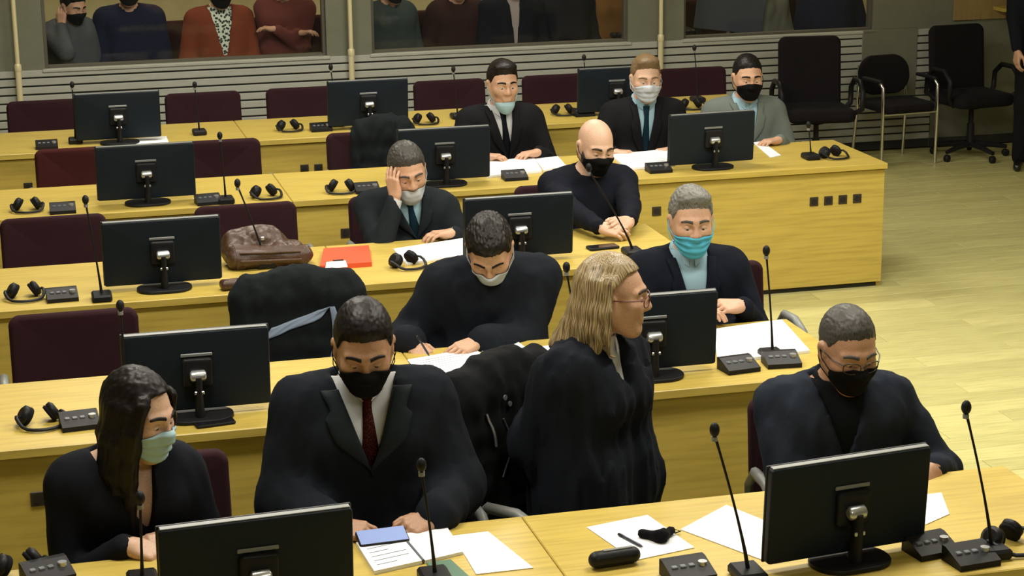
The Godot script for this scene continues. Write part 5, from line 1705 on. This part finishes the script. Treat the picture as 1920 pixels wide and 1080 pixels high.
	sheet_on("document", "white papers beside the bald man's head", 4, [Vector2(1002, 300), Vector2(1046, 296), Vector2(1062, 314), Vector2(1020, 322)], M.paper, 0.010, 3, TOP, "document")
	sheet_on("document", "white document before the fair-haired man in the white mask", 4, [Vector2(1146, 294), Vector2(1256, 283), Vector2(1264, 312), Vector2(1176, 320)], M.paper, 0.014, 6, TOP, "document")
	sheet_on("paper_sheet", "narrow white sheet before the man in the pale grey blazer", 4, [Vector2(1412, 268), Vector2(1428, 266), Vector2(1464, 292), Vector2(1444, 296)], M.paper, 0.004, 0)
	sheet_on("paper_sheet", "pale sheet on the rearmost row under the wall-side monitor", 5, [Vector2(235, 262), Vector2(312, 256), Vector2(318, 272), Vector2(240, 277)], M.paper, 0.003, 0)
	sheet_on("paper_sheet", "pale sheet beside the fourth row's wall-side monitor", 4, [Vector2(362, 372), Vector2(420, 367), Vector2(428, 380), Vector2(370, 386)], M.paper, 0.003, 3)
	# red folder
	var rf := sheet_on("folder", "bright red folder with a white label", 3, [Vector2(607, 474), Vector2(692, 468), Vector2(697, 500), Vector2(600, 507)], M.folder_red, 0.022, 0, TOP, "folder")
	var lab := PackedVector2Array()
	for v: Vector2 in [Vector2(612, 492), Vector2(648, 489), Vector2(652, 501), Vector2(610, 504)]:
		var p := on_y(v.x, v.y, TOP + 0.022) - rf.position
		lab.append(Vector2(p.x, -p.z))
	part(rf, "white_label", MB.new().prism(lab, 0.0225, 0.024, Transform3D(Basis(Vector3.RIGHT, -PI / 2), Vector3.ZERO)).mesh(), M.label_white)
	part(rf, "clip", MB.new().box(on_y(634, 489, TOP + 0.024) - rf.position + Vector3(0, 0.026 - 0.024, 0), Vector3(0.05, 0.006, 0.012), 0.002).mesh(), M.black_plastic)
	# brown leather bag
	var bp := on_y(512, 508)
	var bag := thing("leather_bag", "worn brown leather bag lying on the third row", "bag", bp + Vector3(0, 0, -0.11), 0.08)
	var bs := SDF.new()
	bs.cap(Vector3(-0.15, 0.05, 0.02), Vector3(0.15, 0.045, 0.03), 0.05, 0.045, 0.05).cap(Vector3(-0.15, 0.055, -0.07), Vector3(0.13, 0.05, -0.06), 0.055, 0.045, 0.05)
	bs.cap(Vector3(-0.145, 0.10, -0.07), Vector3(0.03, 0.12, -0.05), 0.045, 0.045, 0.06).cap(Vector3(-0.15, 0.13, -0.08), Vector3(-0.02, 0.15, -0.06), 0.030, 0.03, 0.05)
	var cn := cloth_noise
	bs.shape = func(p: Vector3, e: float) -> float:
		return maxf(e + 0.009 * cn.get_noise_3dv(p * 16.0), 0.0008 - p.y)
	var bm := MB.new()
	bs.mesh_into(bm, 0.008)
	part(bag, "body", bm.mesh(), M.leather)
	var fm := MB.new()
	var rows := []
	for i in 9:
		var u := i / 8.0
		var row := PackedVector3Array()
		for j in 9:
			row.append(bs.march(Vector3(lerpf(-0.165, 0.15, j / 8.0), lerpf(0.155, 0.04, u) - 0.03 * j / 8.0, 0.4), Vector3(0, -0.1, -1).normalized(), 0.006 + 0.004 * sin(j * 1.7 + i)))
		rows.append(row)
	fm.sheet(rows, Vector3(0, -0.002, -0.005))
	part(bag, "flap", fm.mesh(), M.leather)
	for k in 2:
		var st := PackedVector3Array()
		for i in 7: st.append(bs.march(Vector3(lerpf(-0.15, 0.13, i / 6.0), 0.085 - k * 0.036 - 0.012 * i / 6.0, 0.4), Vector3(0, 0, -1), 0.012))
		part(bag, "strap", MB.new().tube(st, [0.006], 8).mesh(), M.leather)
	part(bag, "buckle", MB.new().box(bs.march(Vector3(-0.03, 0.13, 0.4), Vector3(0, 0, -1), 0.008), Vector3(0.018, 0.018, 0.008), 0.003).mesh(), M.silver)
	var wallet := thing("leather_case", "small dark brown leather case at the edge of the third row", "case", on_y(436, 548) + Vector3(0, 0, -0.05), 0.15)
	part(wallet, "body", MB.new().pillow(0.095, 0.06, 0.04, 0.012, 0.004, 0.0, xf_at(Vector3(0, 0.0245, 0), -PI / 2)).mesh(), M.leather)
	part(wallet, "clasp", MB.new().box(Vector3(0.02, 0.028, 0.031), Vector3(0.014, 0.012, 0.004), 0.001).mesh(), M.silver)
	# eyeglass case, mask, pens, phones
	var ec := thing("eyeglass_case", "rounded black eyeglass case lying on the front row", "case", on_y(1158, 1068) + Vector3(0, 0, -0.03), 0.10)
	var cz := SDF.new().cap(Vector3(-0.055, 0.026, 0), Vector3(0.055, 0.026, 0), 0.024, 0.024, 0.02)
	var cm := MB.new()
	cz.mesh_into(cm, 0.006)
	part(ec, "shell", cm.mesh(), M.black_plastic)
	part(ec, "hinge_strip", MB.new().box(Vector3(0.01, 0.0505, 0.0), Vector3(0.09, 0.003, 0.012), 0.001).mesh(), M.grey_plastic)
	var mk := thing("folded_mask", "black face mask lying on a white sheet", "mask", on_y(1232, 1012) + Vector3(0, 0.0035, 0), 0.2)
	var ms := SDF.new().cap(Vector3(-0.035, 0.012, -0.03), Vector3(0.0, 0.016, 0.025), 0.012, 0.015, 0.03).cap(Vector3(0.0, 0.016, 0.025), Vector3(0.055, 0.012, -0.012), 0.015, 0.012, 0.03)
	ms.shape = func(p: Vector3, e: float) -> float: return maxf(e + 0.004 * cn.get_noise_3dv(p * 40.0), 0.0006 - p.y)
	var mm := MB.new()
	ms.mesh_into(mm, 0.005)
	part(mk, "mask_cloth", mm.mesh(), M.mask_black)
	part(mk, "ear_loop", MB.new().tube(PackedVector3Array([Vector3(0.05, 0.006, -0.012), Vector3(0.078, 0.004, -0.03), Vector3(0.085, 0.004, -0.01), Vector3(0.06, 0.006, 0.0)]), [0.002], 6).mesh(), M.black_plastic)
	pen("black pen lying on the white sheet beside the folded mask", on_y(1160, 1006) + Vector3(0, 0.008, 0), on_y(1205, 1030) + Vector3(0, 0.008, 0))
	pen("pen held by the robed man who is writing", on_z(782, 630, far_z(2) + 0.16), on_y(805, 672) + Vector3(0, 0.010, 0))
	var ph := on_z(715, 984, far_z(1) + 0.09)
	var fone := thing("phone", "pale blue phone held between the robed man's hands", "phone", Vector3(ph.x, TOP + 0.022, far_z(1) + 0.10), 0.05)
	part(fone, "case", MB.new().pillow(0.15, 0.075, 0.010, 0.010, 0.0, 0.0, xf_at(Vector3(0, 0.0, 0), -PI / 2 + 0.25)).mesh(), M.black_plastic)
	part(fone, "glass", MB.new().box(Vector3(0, 0.0, 0.0056), Vector3(0.142, 0.068, 0.001), 0.0, xf_at(Vector3(0, 0.0, 0), -PI / 2 + 0.25)).mesh(), M.phone_blue)
	var p2 := thing("phone", "black phone lying on the second row behind the woman with long dark hair", "phone", on_y(402, 795), 0.15)
	part(p2, "case", MB.new().pillow(0.14, 0.07, 0.010, 0.010, 0.0, 0.0, xf_at(Vector3(0, 0.006, 0), -PI / 2)).mesh(), M.black_plastic)
	part(p2, "glass", MB.new().box(Vector3(0, 0.0115, 0), Vector3(0.13, 0.001, 0.062), 0.0).mesh(), M.monitor_front)
	var p3 := thing("phone", "black phone lying on the third row below the bald man's hands", "phone", on_y(1130, 466), 0.1)
	part(p3, "case", MB.new().pillow(0.15, 0.07, 0.012, 0.010, 0.0, 0.0, xf_at(Vector3(0, 0.007, 0), -PI / 2)).mesh(), M.black_plastic)
	part(p3, "glass", MB.new().box(Vector3(0, 0.0135, 0), Vector3(0.14, 0.001, 0.062), 0.0).mesh(), M.monitor_front)
	var gp := sheet_on("card", "dark green card under the microphone of the robed man", 1, [Vector2(800, 1058), Vector2(845, 1052), Vector2(880, 1084), Vector2(820, 1092)], M.pad_green, 0.006, 0, TOP, "card")
	# coats over chairs
	coat("suit_jacket", "dark suit jacket with pale blue lining over a chair of the second row", seat_at["2_560"], 0.0, M.coat_dark, true, 0.94)
	coat("zipped_coat", "black zipped coat over the chair beside the standing woman", seat_at["1_1008"], 0.62, M.coat_black, false, 1.04)
	coat("coat", "dark coat over a chair of the fourth row under the second monitor", seat_at["4_692"] + Vector3(0.09, 0, 0), 0.0, M.coat_dark, false, 0.92)
	(get_node("coat") as Node3D).scale.x = 0.72

func pen(label: String, a: Vector3, b: Vector3) -> void:
	var t := thing("pen", label, "pen", b)
	part(t, "barrel", MB.new().tube(PackedVector3Array([Vector3.ZERO, (a - b) * 0.12, (a - b) * 0.8]), [0.0015, 0.0045, 0.0045], 8).mesh(), M.pen_dark)
	part(t, "cap", MB.new().tube(PackedVector3Array([(a - b) * 0.8, a - b]), [0.005, 0.0045], 8).mesh(), M.black_plastic)

# A coat hung over a chair's backrest
func coat(called: String, label: String, at: Vector3, turn: float, m: Material, lining: bool, top: float) -> void:
	var t := thing(called, label, "coat", at, turn)
	var s := SDF.new()
	s.cap(Vector3(-0.20, top - 0.055, -0.27), Vector3(0.20, top - 0.055, -0.27), 0.055, 0.055, 0.05)
	s.cap(Vector3(-0.06, top - 0.035, -0.28), Vector3(0.06, top - 0.035, -0.28), 0.05, 0.05, 0.05)
	for k in 5:
		var y := top - 0.12 - 0.095 * k
		s.cap(Vector3(-0.215 - 0.006 * k, y, -0.245 + 0.010 * k), Vector3(0.215 + 0.006 * k, y, -0.245 + 0.010 * k), 0.055, 0.055, 0.06)
		s.cap(Vector3(-0.19, y, -0.32 - 0.008 * k), Vector3(0.19, y, -0.32 - 0.008 * k), 0.04, 0.04, 0.06)
	for q: float in [-1.0, 1.0]:
		s.cap(Vector3(q * 0.235, top - 0.10, -0.26), Vector3(q * 0.262, top - 0.50, -0.22), 0.045, 0.04, 0.025)
	var cn := cloth_noise
	var shift := at * 5.0
	s.shape = func(p: Vector3, e: float) -> float:
		if e > 0.05: return e
		e += 0.012 * cn.get_noise_3dv(Vector3(p.x * 12.0, p.y * 5.0, p.z * 12.0) + shift)
		return e
	var mb := MB.new()
	s.mesh_into(mb, 0.012)
	part(t, "cloth", mb.mesh(), m)
	if lining:
		for q in [[-0.02, 0.11, 0.24, 0.07], [0.13, 0.14, 0.05, 0.26]]:
			var rows := []
			for i in 10:
				var u := i / 9.0
				var row := PackedVector3Array()
				for j in 6:
					var v := j / 5.0
					var x: float = q[0] + (q[2] * (u - 0.5) if q[0] < 0 else 0.02 * sin(u * 3.0)) + (v - 0.5) * q[1] * (0.3 + u * 0.7 if q[0] > 0 else 1.0 - 0.6 * absf(u - 0.6)) * 0.5
					var y: float = top - 0.14 - q[3] * (u if q[0] > 0 else 1.0 - u) - (0.05 * (1.0 - v) if q[0] < 0 else 0.0)
					row.append(s.march(Vector3(x, y, 0.2), Vector3(0, 0, -1), 0.005, 0.46))
				rows.append(row)
			part(t, "lining", MB.new().sheet(rows, Vector3(0, 0, -0.006)).mesh(), M.lining_blue)
	elif called == "zipped_coat":
		var st := PackedVector3Array()
		for i in 6: st.append(s.march(Vector3(-0.13 + 0.004 * i, top - 0.15 - 0.022 * i, 0.2), Vector3(0, 0, -1), 0.004, 0.46))
		part(t, "zip", MB.new().tube(st, [0.005], 6).mesh(), M.silver)
		for k in 2: part(t, "button", MB.new().lathe([Vector2(0.009, 0.0), Vector2(0.009, 0.004)], 12, Transform3D(Basis(Vector3.RIGHT, PI / 2), s.march(Vector3(-0.05 + 0.03 * k, top - 0.11 - 0.03 * k, 0.2), Vector3(0, 0, -1), 0.004, 0.46))).mesh(), M.silver)
		var pc := PackedVector3Array()
		for q: Vector2 in [Vector2(-0.06, 0.18), Vector2(-0.02, 0.27), Vector2(-0.09, 0.37)]: pc.append(s.march(Vector3(q.x, top - q.y, 0.2), Vector3(0, 0, -1), 0.004, 0.46))
		part(t, "drawcord", MB.new().tube(pc, [0.003], 6).mesh(), M.key_grey)
